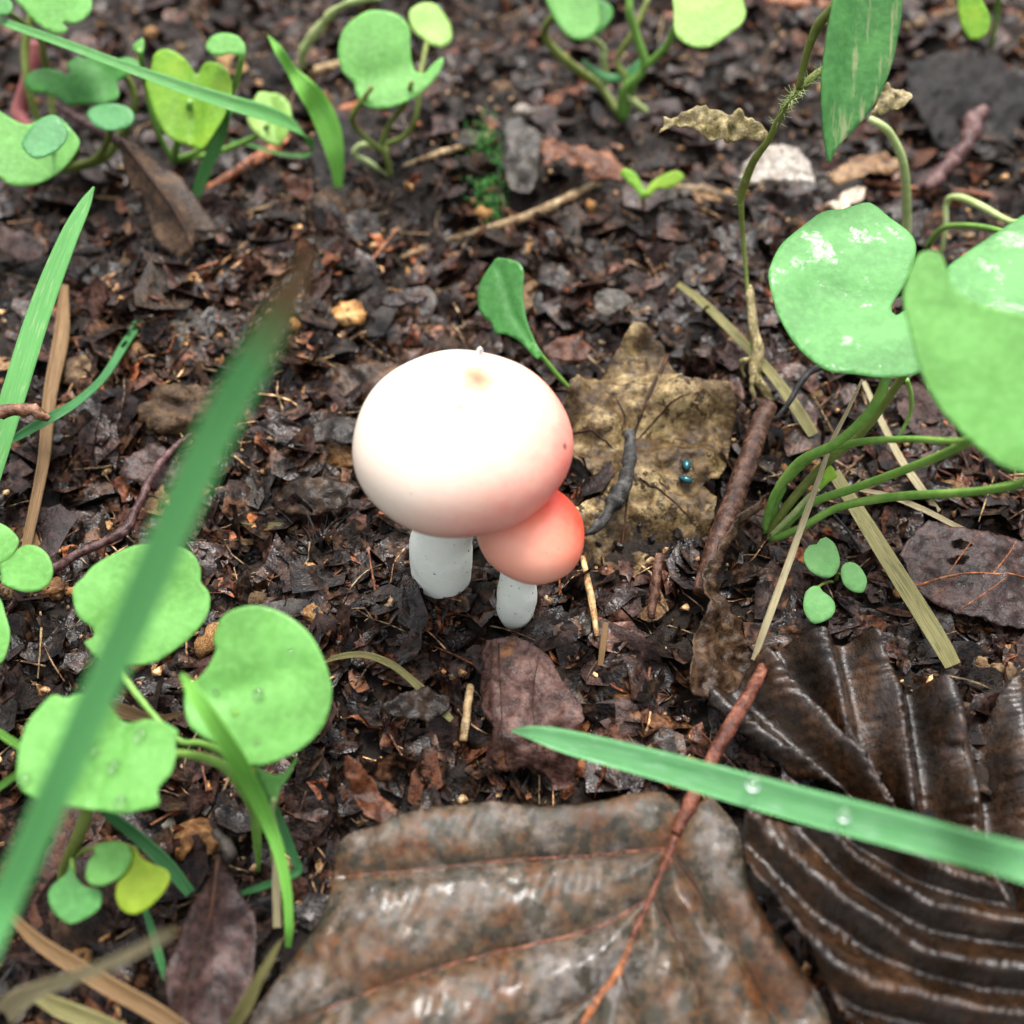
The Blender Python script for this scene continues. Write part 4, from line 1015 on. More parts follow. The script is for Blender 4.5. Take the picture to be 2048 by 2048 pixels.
plant('clump of scalloped dark leaves and a round lime leaf with reddish stalks', 'plant', P('A', 300, 930),
      [('A', [(90, -20), (130, 50), (190, 120), (260, 175), (340, 200), (380, 170), (350, 135), (430, 140), (500, 90), (515, 40), (490, -20), (300, -110)], 2.6, (0, -0.4, 0.9), 'leaf_fresh', None),
       ('A', [(-60, -40), (30, -20), (75, 30), (60, 80), (0, 90), (-70, 60)], 2.8, (0, -0.4, 0.9), 'leaf_cool', None),
       ('A', TL2, 1.7, (0.05, -0.45, 0.88), 'leaf_deep', lambda uv, d: 0.10 * vnoise(d[:, 0] / 0.4, d[:, 1] / 0.4, 33)),
       ('A', [(-60, 600), (0, 615), (60, 650), (150, 680), (250, 640), (330, 650), (400, 720), (440, 790), (390, 880), (320, 950), (220, 1005), (120, 1022), (40, 1010), (-20, 960), (-120, 900), (-150, 750)], 1.8, (0.1, -0.4, 0.9), 'leaf_fresh', None),
       ('A', [(120, 800), (170, 710), (240, 650), (310, 640), (360, 690), (375, 750), (330, 820), (250, 865), (180, 870)], 2.2, (0.1, -0.3, 0.95), 'leaf_bluish', None),  # dark oval sheet standing in for a shadow cast on the leaf beneath
       ('A', [(480, 620), (540, 580), (640, 570), (720, 600), (740, 650), (700, 700), (600, 718), (520, 690)], 1.5, (0, -0.4, 0.9), 'leaf_bluish', None)],
      [('A', gz([(300, 930), (200, 640), (150, 450), (140, 250), (200, 20), (300, 20)], [0.0, 0.8, 1.3, 1.7, 2.2, 2.5]), [8, 8, 8, 8, 8, 7], 'stem_olive'),
       ('A', gz([(300, 940), (120, 660), (125, 560), (170, 400), (190, 220)], [0.0, 0.5, 0.7, 1.1, 1.5]), [9, 15, 16, 16, 14], 'stem_red'),
       ('A', gz([(330, 940), (540, 890), (640, 790), (740, 590), (700, 430), (560, 420)], [0.0, 0.3, 0.6, 1.1, 1.5, 1.65]), [8, 9, 9, 8, 8, 7], 'stem_olive'),
       ('A', gz([(320, 940), (520, 880), (600, 760), (610, 660)], [0.0, 0.4, 1.0, 1.45]), [7, 7, 7, 6], 'stem_olive'),
       ('A', gz([(300, 940), (420, 860), (380, 790), (200, 780)], [0.0, 0.6, 1.3, 1.75]), [7, 7, 7, 6], 'stem_olive'),
       ('A', gz([(300, 940), (300, 840), (260, 770)], [0.0, 1.5, 2.15]), [5, 5, 4], 'stem_olive'),
       ('A', gz([(310, 930), (280, 500), (240, 300), (210, 200), (0, 30)], [0.0, 1.0, 1.6, 2.0, 2.75]), [6, 7, 7, 6, 5], 'stem_olive')])
TL5 = [(845, 300), (890, 268), (950, 275), (1020, 320), (1070, 385), (1100, 345), (1150, 330), (1230, 360), (1270, 420), (1280, 520), (1240, 640), (1180, 740), (1110, 820), (1040, 785), (960, 770), (900, 720), (850, 620),
       (810, 500), (800, 440), (830, 370)]
plant('plant with a notched lime green leaf crossed by a thin grass blade', 'plant', P('A', 960, 880),
      [('A', TL5, 1.8, (0.0, -0.55, 0.83), 'leaf_lime', vcrease('A', [(1080, 380), (1060, 560), (1040, 780)], 0.14, 28, 0.03, 9)),
       ('A', [(1140, 250), (1180, 200), (1250, 188), (1320, 210), (1360, 270), (1345, 320), (1270, 300), (1200, 315), (1150, 290)], 2.3, (0, -0.4, 0.9), 'leaf_fresh', None),
       ('A', [(730, 250), (790, 210), (795, 260), (780, 300), (740, 280)], 2.2, (0, -0.4, 0.9), 'leaf_fresh', None),
       ('A', [(1360, 650), (1400, 540), (1440, 495), (1520, 505), (1590, 560), (1610, 640), (1590, 730), (1530, 790), (1460, 770), (1400, 720)], 1.1, (0, -0.5, 0.85), 'leaf_pale', vcrease('A', [(1480, 500), (1500, 650), (1520, 790)], 0.08, 14, 0.03, 9))],
      [('A', gz([(960, 890), (980, 790), (1020, 680), (1050, 560)], [0.0, 0.6, 1.2, 1.7]), [7, 8, 8, 7], 'stem_green'),
       ('A', gz([(965, 890), (1150, 800), (1240, 620), (1310, 430), (1335, 310)], [0.0, 0.6, 1.2, 1.8, 2.25]), [6, 6, 6, 6, 6], 'stem_green'),
       ('A', gz([(955, 890), (860, 700), (800, 440), (780, 330), (770, 280)], [0.0, 0.8, 1.5, 2.0, 2.18]), [5, 6, 6, 6, 5], 'stem_green'),
       ('A', gz([(970, 890), (1200, 840), (1400, 760), (1480, 690)], [0.0, 0.3, 0.7, 1.05]), [5, 6, 6, 5], 'stem_green')])

# grass plant with a broad striped blade
gp = thing('grass_plant', 'hairy jointed grass stem with a broad striped green blade and withered leaves', 'grass', P('C', 545, 2265))
tube('stem', 'C', gz([(545, 2265), (470, 2080), (430, 1880), (405, 1600), (385, 1350), (370, 1140), (375, 1060), (440, 890), (530, 760), (620, 580), (720, 470), (830, 385), (960, 330)],
                     [0.0, 0.3, 0.6, 1.0, 1.5, 2.0, 2.2, 2.7, 3.1, 3.55, 3.8, 3.95, 4.0]), [5, 6, 5, 4, 5, 6, 9, 8, 7, 8, 9, 9, 8], 'stem_olive', gp, 70, 9, 0.06)
for k in range(9):
    jx = [random.gauss(0, 1) for _ in range(6)]
    q = gz([(555 + 4 * jx[0], 2270), (505 + 11 * jx[1], 2160), (448 + 13 * jx[2], 2060), (462 + 12 * jx[3], 1950), (436 + 11 * jx[4], 1800), (412 + 7 * jx[5], 1592 + 12 * jx[0])], [0.05, 0.25, 0.4, 0.55, 0.75, 1.02])
    tube('sheath', 'C', q, [2, 5, 7, 6, 6, 3.5], 'withered', gp, 30, 7, 0.25)
for q in ([(440, 2080, 0.4), (430, 2160, 0.3), (450, 2230, 0.15)], [(480, 2110, 0.35), (530, 2180, 0.2), (545, 2260, 0.1)], [(430, 1980, 0.5), (375, 2000, 0.45), (385, 2080, 0.3)]):
    tube('sheath_shred', 'C', q, [5, 6, 2], 'withered', gp, 14, 6, 0.3)
tube('branch', 'C', gz([(690, 490), (730, 310), (790, 150), (870, 50), (960, -80)], [3.95, 4.3, 4.6, 4.8, 5.0]), [7, 8, 10, 11, 9], 'stem_olive', gp, 30, 9, 0.06)
Bl = [(880, 890), (850, 780), (830, 650), (818, 480), (830, 330), (850, 180), (880, 20), (900, -100), (1000, -280), (1180, -280), (1255, -80), (1265, 60), (1240, 220), (1210, 360),
      (1150, 510), (1070, 640), (980, 740), (910, 830)]
sbld = Sheet('C', Bl, 4.6, (0.1, -0.72, 0.65), relief=vcrease('C', [(1080, -280), (1020, 200), (885, 880)], 0.07, 30, 0.0, 3))
sbld.build('blade', 'leaf_striped', gp, step=7)
W1 = [(525, 775), (485, 715), (420, 670), (380, 630), (350, 600), (325, 625), (300, 645), (250, 615), (200, 597), (120, 607), (40, 640), (-20, 665), (-60, 640), (-62, 700), (-85, 752), (0, 705), (90, 710), (160, 760), (260, 785), (400, 765)]
Sheet('C', W1, 3.05, (0.0, -0.5, 0.86), relief=crumple(0.10, 0.06, 4, 0.4, 0.12)).build('withered_leaf', 'withered', gp, step=5, jag=1.2)
W2 = [(1060, 655), (1100, 600), (1150, 500), (1180, 455), (1215, 480), (1250, 490), (1325, 522), (1290, 560), (1250, 590), (1180, 620), (1110, 640)]
Sheet('C', W2, 4.2, (0.2, -0.5, 0.85), relief=crumple(0.10, 0.06, 5, 0.3, 0.12)).build('withered_leaf', 'withered', gp, step=5, jag=1.0)
hp = catmull(np.array([P('C', x, y, z) for x, y, z in gz([(370, 1140), (375, 1060), (440, 890), (530, 760), (620, 580), (720, 470), (830, 385)], [2.0, 2.2, 2.7, 3.1, 3.6, 4.0, 4.4])]), 160)
HV, HF = [], []
for i in range(130):
    j = random.choice(list(range(0, 45)) + list(range(90, len(hp) - 1)) * 2)
    c0 = hp[min(j, len(hp) - 1)]
    dv = np.array([random.gauss(0, 1), random.gauss(0, 1), random.gauss(0, 1)]); dv /= np.linalg.norm(dv)
    q = tube_geo(np.array([c0 + dv * 0.03, c0 + dv * 0.09, c0 + dv * random.uniform(0.10, 0.14)]), [0.0035, 0.0025, 0.001], 3)
    k = len(HV); HV += list(q[0]); HF += [[a + k for a in f] for f in q[1]]
tag(link_mesh('stem_hairs', np.array(HV), HF, 'stem_pale', gp), None, kind='stuff')
tip = [(1565, -20), (1562, 60), (1580, 150), (1600, 190), (1630, 225), (1690, 220), (1730, 170), (1735, 90), (1700, 20), (1690, -20), (1665, -120), (1610, -120)]
plant('bright lime leaf tip hanging beside the broad striped grass blade', 'plant', P('C', 1750, 260),
      [('C', tip, 2.6, (0, -0.7, 0.7), 'leaf_lime', None)], [('C', gz([(1750, 260), (1800, -100), (1720, -260), (1640, -100)], [0.0, 1.6, 2.6, 2.85]), [5, 6, 6, 5], 'stem_green')])

# ------------------------------------------------------------------ grass blades (each its own plant)
def grass(label, tg, path, mat, **kw):
    o = ribbon('grass_shoot', tg, path, mat, **kw)
    return tag(o, label, 'grass', 'single grass blades')
grass('broad dark green grass blade leaning over the round notched leaves, brown at the tip', 'D',
      [(-330, 2330, 0.1, 60), (-200, 2080, 1.2, 66), (-70, 1880, 7.7j, 56), (15, 1690, 7.3j, 60), (110, 1480, 6.8j, 64), (235, 1200, 6.3j, 70), (390, 850, 5.8j, 74), (490, 660, 5.5j, 66), (555, 540, 5.3j, 48), (592, 450, 5.2j, 6)],
      'blade_browntip', n=70, fold=0.15, vnorm=True)
grass('mint green grass blade with water beads crossing the wet dead leaves', 'D',
      [(965, 1378, 10.0j, 4), (1010, 1384, 9.9j, 28), (1080, 1402, 9.8j, 46), (1250, 1446, 9.5j, 56), (1500, 1515, 9.1j, 66), (1750, 1580, 8.8j, 70), (1990, 1645, 8.5j, 72), (2250, 1730, 1.6, 70), (2450, 1850, 0.1, 50)],
      'blade_mint', n=60, fold=0.15)
grass('straight pale striped grass blade with a pointed tip', 'D',
      [(-90, 1120, 0.0, 40), (-20, 900, 0.9, 44), (22, 760, 1.4, 47), (75, 590, 1.9, 45), (125, 460, 2.3, 36), (158, 390, 2.5, 24), (177, 352, 2.6, 3)], 'blade', n=50)
grass('thin curved green blade bending round the tan dry stem', 'E',
      [(60, 640, 0.5, 30), (140, 590, 0.7, 50), (280, 510, 0.9, 56), (430, 420, 0.8, 50), (570, 290, 0.6, 48), (680, 120, 0.45, 50), (770, -30, 0.35, 50), (840, -190, 0.2, 40), (920, -300, 0.1, 10)], 'blade_dark', n=50)
grass('long thin arching grass blade lying across the notched lime leaf', 'A',
      [(-420, -60, 0.2, 20), (-200, 20, 1.6, 34), (0, 112, 2.6, 42), (330, 230, 2.8, 48), (650, 350, 2.7, 52), (950, 460, 2.5, 66), (1250, 560, 2.2, 82), (1450, 620, 1.9, 96), (1600, 680, 1.5, 90), (1690, 750, 1.0, 66), (1725, 820, 0.5, 34), (1690, 855, 0.25, 24), (1560, 850, 0.2, 18), (1380, 800, 0.15, 16), (1250, 770, 0.1, 8)],
      'blade', n=90)
grass('narrow green grass leaf with a brown nick bending down to a pale foot', 'A',
      [(1480, 195, 2.2, 6), (1540, 280, 2.1, 50), (1610, 390, 1.8, 60), (1690, 490, 1.6, 110), (1760, 590, 1.3, 130), (1820, 720, 1.0, 130), (1850, 850, 0.7, 100), (1865, 980, 0.35, 60), (1860, 1110, 0.0, 40)], 'blade_bright', n=50)
grass('short pale green grass blade standing beneath the notched lime leaf', 'A',
      [(1080, 1080, 0.1, 55), (1130, 950, 0.5, 75), (1180, 830, 0.9, 80), (1230, 700, 1.3, 80), (1270, 590, 1.7, 50), (1290, 540, 1.8, 10)], 'blade', n=30)
grass('bright green bent grass blade running under the drop covered leaves', 'H',
      [(1000, 0, 2.6, 20), (1060, 90, 2.65, 75), (1170, 250, 2.5, 95), (1300, 460, 2.1, 110), (1400, 640, 1.5, 105), (1480, 820, 1.1, 80), (1545, 1000, 0.9, 66), (1585, 1220, 0.7, 55), (1595, 1400, 0.5, 48), (1590, 1510, 0.3, 30)], 'blade_bright', n=60)
grass('dark narrow grass blade folded sharply beside the bright bent blade', 'H',
      [(1420, 560, 1.2, 30), (1500, 720, 0.9, 50), (1570, 880, 0.7, 52), (1630, 1030, 0.5, 46), (1645, 1090, 0.42, 44), (1560, 1130, 0.4, 44), (1430, 1180, 0.35, 40), (1315, 1215, 0.3, 26)], 'blade_dark', n=60)
grass('dark green grass blade passing behind the seedling with the yellow leaf', 'H',
      [(540, 700, 1.3, 40), (620, 790, 1.0, 64), (760, 900, 0.7, 70), (920, 1050, 0.45, 78), (1050, 1210, 0.25, 60)], 'blade_dark', n=30)
grass('short green blade stub sticking out below the yellow seedling leaf', 'H',
      [(800, 1300, 0.3, 30), (840, 1420, 0.3, 44), (880, 1560, 0.25, 46), (915, 1690, 0.15, 30)], 'blade_dark', n=24)
grass('olive grass tip rising beside the wet grey leaf', 'H',
      [(1240, 2000, 0.1, 60), (1340, 1860, 0.5, 80), (1420, 1700, 0.8, 60), (1500, 1560, 1.0, 40), (1550, 1470, 1.1, 8)], 'straw_flat', n=24)
grass('thin green stem entering from beside the round notched leaves', 'H',
      [(-260, 200, 0.1, 30), (-100, 260, 0.9, 44), (0, 330, 1.4, 44), (110, 400, 1.8, 40)], 'blade_bright', n=20)
grass('thin green stem crossing under the leaf with the water drops', 'H',
      [(-200, 760, 0.1, 26), (0, 620, 0.9, 36), (100, 550, 1.4, 34), (200, 500, 1.8, 30)], 'blade_bright', n=20)

# ------------------------------------------------------------------ straws, twigs and stalks that can be told apart
def straw(label, tg, path, mat, **kw):
    return tag(ribbon('dry_straw', tg, path, mat, **kw), label, 'straw')
def twig(label, tg, path, r, mat, n=30, sides=9, rough=0.12):
    return tag(tube('twig', tg, path, r, mat, None, n, sides, rough), label, 'twig')
straw('broad flattened yellow green straw with dark fibres', 'G', [(880, 810, 0.45, 70), (960, 940, 0.42, 76), (1080, 1130, 0.4, 90), (1230, 1370, 0.4, 100), (1370, 1590, 0.4, 104), (1480, 1770, 0.36, 102), (1540, 1880, 0.3, 90)], 'straw_flat', n=50, fold=0.1)
straw('thin pale straw standing across the fan of stalks', 'G', [(1040, 300, 1.7, 14), (960, 470, 1.45, 20), (870, 650, 1.25, 26), (800, 850, 1.1, 30), (720, 1070, 0.9, 36), (620, 1350, 0.75, 40), (520, 1620, 0.6, 42), (440, 1850, 0.4, 30)], 'straw_pale', n=50)
straw('grey green split straw between the dry sheath and the fan of stalks', 'C', [(20, 1565, 0.2, 30), (170, 1680, 0.3, 46), (390, 1900, 0.4, 52), (560, 2090, 0.4, 56), (680, 2260, 0.35, 66), (770, 2400, 0.25, 60)], 'straw_flat', n=40)
straw('pale straw slanting behind the fan of stalks', 'G', [(1045, 310, 0.35, 26), (1140, 520, 0.35, 36), (1240, 720, 0.3, 40), (1340, 870, 0.3, 44), (1460, 1030, 0.2, 30)], 'straw_pale', n=30)
straw('short pale straw lying under the lowest long stalk', 'G', [(1000, 905, 0.3, 16), (1180, 940, 0.3, 26), (1380, 1020, 0.28, 30), (1560, 1110, 0.25, 26), (1690, 1165, 0.2, 16)], 'straw_pale', n=30)
twig('thick glossy red brown twig behind the frilled leaf', 'G', [(520, 450, 0.45), (470, 560, 0.45), (420, 720, 0.45), (360, 880, 0.42), (290, 1080, 0.4), (230, 1230, 0.36), (150, 1480, 0.3)], [18, 20, 21, 22, 23, 22, 18], 'twig_brown', 40, 14, 0.05)
twig('charred black curved twig on the mottled leaf', 'F', [(1690, 590, 0.50), (1690, 740, 0.50), (1660, 860, 0.48), (1600, 980, 0.45), (1520, 1080, 0.42), (1430, 1150, 0.4)], [12, 15, 16, 15, 12, 5], 'twig_black', 40, 12, 0.22)
twig('long tan straw lying level behind the spoon shaped leaf', 'B', [(420, 1420), (640, 1350), (900, 1265), (1130, 1190), (1330, 1100), (1510, 1010)], [6, 9, 9, 10, 10, 8], 'twig_straw', 40)
twig('thin pale stalk passing under the spoon shaped leaf', 'B', [(420, 1700), (560, 1630), (800, 1560), (900, 1510), (1040, 1425), (1120, 1385)], [3, 4, 5, 6, 6, 5], 'twig_straw', 30)
twig('pale round straw touching the two leaved sprout', 'C', [(-220, 1020), (0, 1040), (180, 1065), (330, 1095)], [8, 10, 11, 7], 'twig_straw', 20)
twig('reddish jointed stem trailing past the purple grey flake', 'E', [(40, 1580, 0.25), (140, 1450, 0.3), (320, 1330, 0.35), (500, 1230, 0.4), (690, 1130, 0.42), (760, 1000, 0.42), (830, 860, 0.4), (930, 710, 0.35), (1060, 600, 0.3)], [9, 9, 10, 9, 11, 9, 8, 7, 5], 'twig_purple', 60)
twig('orange brown stick running behind the narrow grass leaf', 'A', [(1130, 1050), (1400, 890), (1600, 780), (1750, 690), (1932, 600), (2010, 560)], [8, 12, 12, 11, 11, 8], 'twig_rust', 40)
twig('grey purple twig end under the scalloped dark leaves', 'A', [(310, 580, 0.9), (450, 670, 0.85), (600, 750, 0.8), (750, 830, 0.75)], [5, 8, 10, 9], 'twig_purple', 24)
straw('tall tan dry stem standing beside the straight striped blade', 'E', [(350, -220, 0.6, 50), (330, 60, 0.55, 90), (270, 380, 0.5, 80), (240, 700, 0.45, 70), (210, 880, 0.4, 66), (160, 1120, 0.35, 60), (140, 1230, 0.3, 50)], 'straw_tan', n=50, fold=-0.6)
twig('short dark bark curl hooked over the straight striped blade', 'E', [(-80, 490, 1.75), (0, 475, 1.75), (120, 462, 1.72), (200, 475, 1.65), (262, 505, 1.55)], [8, 12, 14, 13, 6], 'twig_brown', 24, 10, 0.2)
twig('thin rusty stick beside the larger cap', 'E', [(1460, 490), (1540, 590), (1600, 690), (1660, 790)], [3, 6, 7, 9], 'twig_rust', 20)
twig('rusty curved strip beside the walnut shaped clod', 'E', [(1100, 130), (1010, 200), (900, 290), (840, 380)], [10, 9, 5, 3], 'twig_rust', 20)
twig('black wiry twig leaning behind the large grass blade', 'E', [(1960, 130), (1850, 240), (1700, 380), (1560, 470)], [8, 7, 6, 3], 'twig_black', 20)
straw('thin tan stalk lying below the large grass blade', 'E', [(1100, 1195, None, 26), (1300, 1200, None, 36), (1480, 1190, None, 24)], 'straw_tan', n=20)
straw('thin curled yellow stalk above the tan stalk', 'E', [(1170, 1030, None, 10), (1260, 1080, None, 16), (1380, 1110, None, 30), (1520, 1105, None, 28), (1650, 1110, None, 10)], 'straw_flat', n=30)
straw('arched yellow straw beside the maroon leaf scrap', 'F', [(-20, 1870, 0.35, 10), (80, 1830, 0.4, 30), (220, 1820, 0.42, 34), (360, 1870, 0.4, 40), (480, 1960, 0.35, 40), (600, 2080, 0.3, 60), (700, 2180, 0.25, 30)], 'straw_flat', n=40)
twig('short brown straw stub standing beside the maroon leaf scrap', 'I', [(800, 60, 0.35), (785, 200, 0.4), (765, 370, 0.3)], [7, 8, 8], 'twig_straw', 16)
twig('upright tan stick under the edge of the mottled leaf', 'F', [(1850, 1270, 0.4), (1820, 1420, 0.3), (1800, 1620, 0.15)], [10, 10, 8], 'twig_brown', 16)
straw('short tan straw standing beside the small stem', 'F', [(1550, 1640, 0.3, 30), (1535, 1760, 0.25, 36), (1520, 1880, 0.15, 30)], 'straw_tan', n=14)
twig('thin grey stick beside the small mushroom', 'F', [(1420, 1280, 0.3), (1450, 1420, 0.3), (1480, 1560, 0.25), (1500, 1720, 0.2)], [6, 7, 7, 5], 'twig_straw', 20)
twig('thin dark stem crossing from the dry sheath to the heart shaped leaf', 'G', [(560, 530, 0.6), (640, 420, 0.7), (720, 290, 0.8), (820, 220, 0.85)], [5, 6, 7, 9], 'twig_black', 20)
straw('pale straw stub leaning over the tan straw', 'H', [(20, 1880, 0.9, 130), (100, 1800, 1.4, 120), (250, 1730, 2.0, 85), (450, 1660, 2.6, 66), (650, 1580, 3.0, 58), (850, 1480, 3.4, 52), (950, 1425, 3.6, 40)], 'straw_pale', n=40)
straw('tan split straw lying beneath the pale straw', 'H', [(60, 1330, 0.5, 50), (200, 1470, 0.55, 80), (400, 1600, 0.55, 95), (600, 1720, 0.5, 105), (850, 1860, 0.45, 105), (1050, 2000, 0.35, 100)], 'straw_tan', n=40)
straw('yellow straw lying beside the tan split straw', 'H', [(180, 1770, 0.5, 60), (350, 1850, 0.5, 110), (550, 1930, 0.45, 110), (800, 2020, 0.35, 60)], 'straw_flat', n=30)
straw('pale dry straw hanging behind the bright bent blade', 'H', [(1505, 780, 0.9, 20), (1525, 900, 0.75, 36), (1525, 1150, 0.55, 44), (1530, 1400, 0.3, 44)], 'straw_pale', n=24)
straw('pale straw scrap under the round notched leaf', 'H', [(560, 160, 0.5, 60), (700, 210, 0.55, 80), (850, 250, 0.5, 50), (1010, 215, 0.4, 20)], 'straw_tan', n=24)
twig('rusty stem crossing behind the largest heart shaped leaf', 'C', [(1040, 1080), (1250, 1085), (1500, 1060), (1700, 1080), (1840, 1110)], [6, 8, 8, 8, 6], 'twig_rust', 24)
twig('upper rusty stem crossing above the speckled grey leaf', 'C', [(1060, 1005), (1200, 1020), (1400, 1050), (1650, 1050)], [5, 6, 6, 5], 'twig_rust', 24)
twig('knobbly purple root lying beside the arching pale stalk', 'C', [(1690, 620, 0.5), (1620, 750, 0.45), (1580, 850, 0.4), (1480, 960, 0.35), (1400, 1050, 0.25)], [14, 17, 18, 15, 10], 'twig_purple', 30, 10, 0.3)
twig('grey thin root in the shade beside the lime leaf tip', 'C', [(1790, 240), (1860, 350), (1930, 560), (1960, 740)], [6, 8, 7, 6], 'dead_grey', 20)
twig('tan stick lying behind the striped blade', 'C', [(380, -5), (560, 15), (750, 40), (880, 45)], [12, 14, 14, 10], 'twig_rust', 20)
twig('brown stick lying beyond the striped blade', 'C', [(1270, 160), (1400, 120), (1540, 80), (1700, 10), (1960, 10)], [10, 12, 12, 12, 12], 'twig_straw', 20)
twig('mossy yellow stalk hanging over the narrow grass leaf', 'A', [(1660, 370, 0.5), (1670, 290, 0.8), (1740, 170, 1.2), (1830, 80, 1.6), (1932, 20, 2.0), (2100, -20, 2.2)], [6, 7, 9, 10, 9, 7], 'stem_pale', 30, 8, 0.3)
twig('thin root lying beside the yellow stalk', 'A', [(1690, 410), (1780, 380), (1900, 350)], [7, 9, 8], 'twig_straw', 14)
twig('old pale twig running under the kidney shaped leaf', 'B', [(420, 920), (600, 860), (780, 800), (920, 735)], [3, 6, 7, 8], 'twig_straw', 24)
# chunk of rotten wood below the narrow grass leaf
bk = tube('bark_piece', 'A', [(1430, 1450), (1560, 1340), (1720, 1250), (1880, 1190), (2060, 1150), (2140, 1190)], [8, 30, 40, 42, 30, 8], 'leaf_brown', None, 50, 20, 0.4, dz=-0.12)
tag(bk, 'olive brown chunk of rotten wood under the tip of the broad blade', 'wood')
# blackened gilled fungus
fu = thing('decayed_mushroom', 'blackened decayed fungus with a fan of thin gills beside the thick white stem', 'fungus', P('E', 1760, 1230))
cf = P('E', 1760, 1300, 0.08)
for i in range(22):
    an = math.radians(10 + i * 8.4 + random.gauss(0, 5))
    L = random.uniform(0.35, 0.95)
    pa = np.array([cf + np.array([math.cos(an) * L * s, math.sin(an) * L * s * 0.9, 0.03 + 0.10 * math.sin(min(1, s * 1.1) * math.pi * 0.75) + random.uniform(-.02, .02)]) for s in (0.08, 0.35, 0.65, 1.0)])
    pa += np.random.default_rng(i).normal(0, 0.025, pa.shape)
    V, F = tube_geo(catmull(pa, 9), random.uniform(0.005, 0.012), 4, 0.2, 2.5)
    link_mesh('gill', V, F, 'dead_black', fu)

mo = np.array([P('B', 890, 780), P('B', 870, 900), P('B', 900, 1000), P('B', 890, 1120)])
mv, mf = [], []
for i in range(420):
    c0 = mo[random.randrange(4)] + np.array([random.gauss(0, 0.16), random.gauss(0, 0.22), 0]); c0[2] = float(hgt(c0[0], c0[1]))
    dv = np.array([random.gauss(0, 0.5), random.gauss(0, 0.5), 1.0]); L = random.uniform(0.08, 0.2)
    q = tube_geo(np.array([c0, c0 + dv * L * 0.5, c0 + dv * L + np.array([random.gauss(0, .02), random.gauss(0, .02), 0])]), [0.012, 0.016, 0.004], 4)
    k = len(mv); mv += list(q[0]); mf += [[a + k for a in f] for f in q[1]]
tag(link_mesh('moss', np.array(mv), mf, 'leaf_deep'), 'dark green moss tufts beside the grey brown weathered leaf end', 'moss', kind='stuff')

# ------------------------------------------------------------------ pebbles, drops, insects
def ico(sub=2):
    import bmesh
    b_ = bmesh.new(); bmesh.ops.create_icosphere(b_, subdivisions=sub, radius=1.0)
    v = np.array([x.co[:] for x in b_.verts]); f = np.array([[q.index for q in p.verts] for p in b_.faces])
    b_.free()
    return v, f
I1, I2, I3, I4 = ico(1), ico(2), ico(3), ico(4)
def n3(v, s, seed):
    return (vnoise(v[:, 0] * s + 5, v[:, 1] * s + v[:, 2] * s * 0.7, seed) + vnoise(v[:, 2] * s + 9, v[:, 0] * s * 0.8 - v[:, 1] * s, seed + 1)) * 0.5
def lump(v, rough, seed):
    return v * (1 + rough * n3(v, 1.3, seed) + rough * 0.5 * n3(v, 3.1, seed + 3) + rough * 0.22 * n3(v, 8, seed + 7))[:, None]
def pebble(label, tg, x, y, r, mat, sx=1.0, sz=0.75, rough=0.35, sink=0.35, name='pebble', cat='pebble', z=None):
    p = P(tg, x, y, z)
    rc = wpx(p, r * OFF[tg][2])
    v = lump(I4[0], rough, int(x + y)) * rc * np.array([sx, 0.9, sz])
    a = random.uniform(-0.3, 0.3)
    v = v @ np.array(Euler((0, 0, a)).to_matrix()).T + p + np.array([0, 0, rc * sz * (1 - sink) - rc * 0.2])
    return tag(link_mesh(name, v, I4[1], mat), label, cat)
pebble('wrinkled walnut shaped brown clod by the broad grass blade', 'E', 1010, 490, 150, 'pebble_brown', 1.25, 0.8, 0.55, name='soil_clod', cat='clod')
pebble('rounded orange brown pebble behind the grey stalk tip', 'H', 1100, 945, 125, 'pebble_orange', 1.0, 0.95, 0.3)
pebble('tan earth lump beside the larger cap', 'E', 1860, 760, 95, 'pebble_orange', 1.15, 0.7, 0.5, name='soil_clod', cat='clod')
pebble('tan lump with a black twig behind the larger cap', 'B', 120, 1770, 105, 'pebble_orange', 1.0, 0.7, 0.5, name='soil_clod', cat='clod')
pebble('small white blue pebble by the round notched leaf', 'E', 1195, 1365, 38, 'pebble_white', 1.0, 0.9, 0.3)
pebble('small orange pebble touching the white pebble', 'E', 1135, 1345, 36, 'pebble_orange', 1.0, 0.9, 0.3)
pebble('small round orange pebble beside the small stem', 'F', 1357, 1535, 40, 'pebble_orange', 1.0, 0.9, 0.3)
pebble('bright orange pebble above the thin curved blade', 'A', 1070, 1600, 68, 'pebble_orange', 1.1, 0.9, 0.4)
pebble('orange grain beside the thin curved blade', 'A', 675, 1700, 48, 'pebble_orange', 1.0, 0.9, 0.35)
pebble('flat orange lump under the thin curved blade', 'E', 790, 150, 90, 'pebble_orange', 1.5, 0.6, 0.5, name='soil_clod', cat='clod')
pebble('tiny orange grain above the orange pebble', 'A', 985, 1470, 32, 'pebble_orange', 1.2, 0.8, 0.4)
pebble('brown grain at the foot of the flattened straw', 'G', 1680, 1900, 80, 'pebble_brown', 1.1, 0.8, 0.5)
pebble('brown earth lump beside the pleated leaf', 'J', 1820, 30, 75, 'pebble_brown', 1.0, 0.8, 0.5)
pebble('brown grain on the edge of the pleated leaf', 'J', 1590, 215, 55, 'pebble_brown', 1.0, 0.9, 0.4, z=0.3)
pebble('orange crumb below the long tan straw', 'B', 715, 1440, 60, 'pebble_orange', 1.1, 0.7, 0.6)
pebble('orange flat crumb behind the spoon shaped leaf', 'B', 1140, 1370, 80, 'pebble_orange', 1.4, 0.5, 0.6)
pebble('small tan crumb beside the black wiry twig', 'B', 500, 1500, 40, 'pebble_orange', 1.2, 0.7, 0.5)
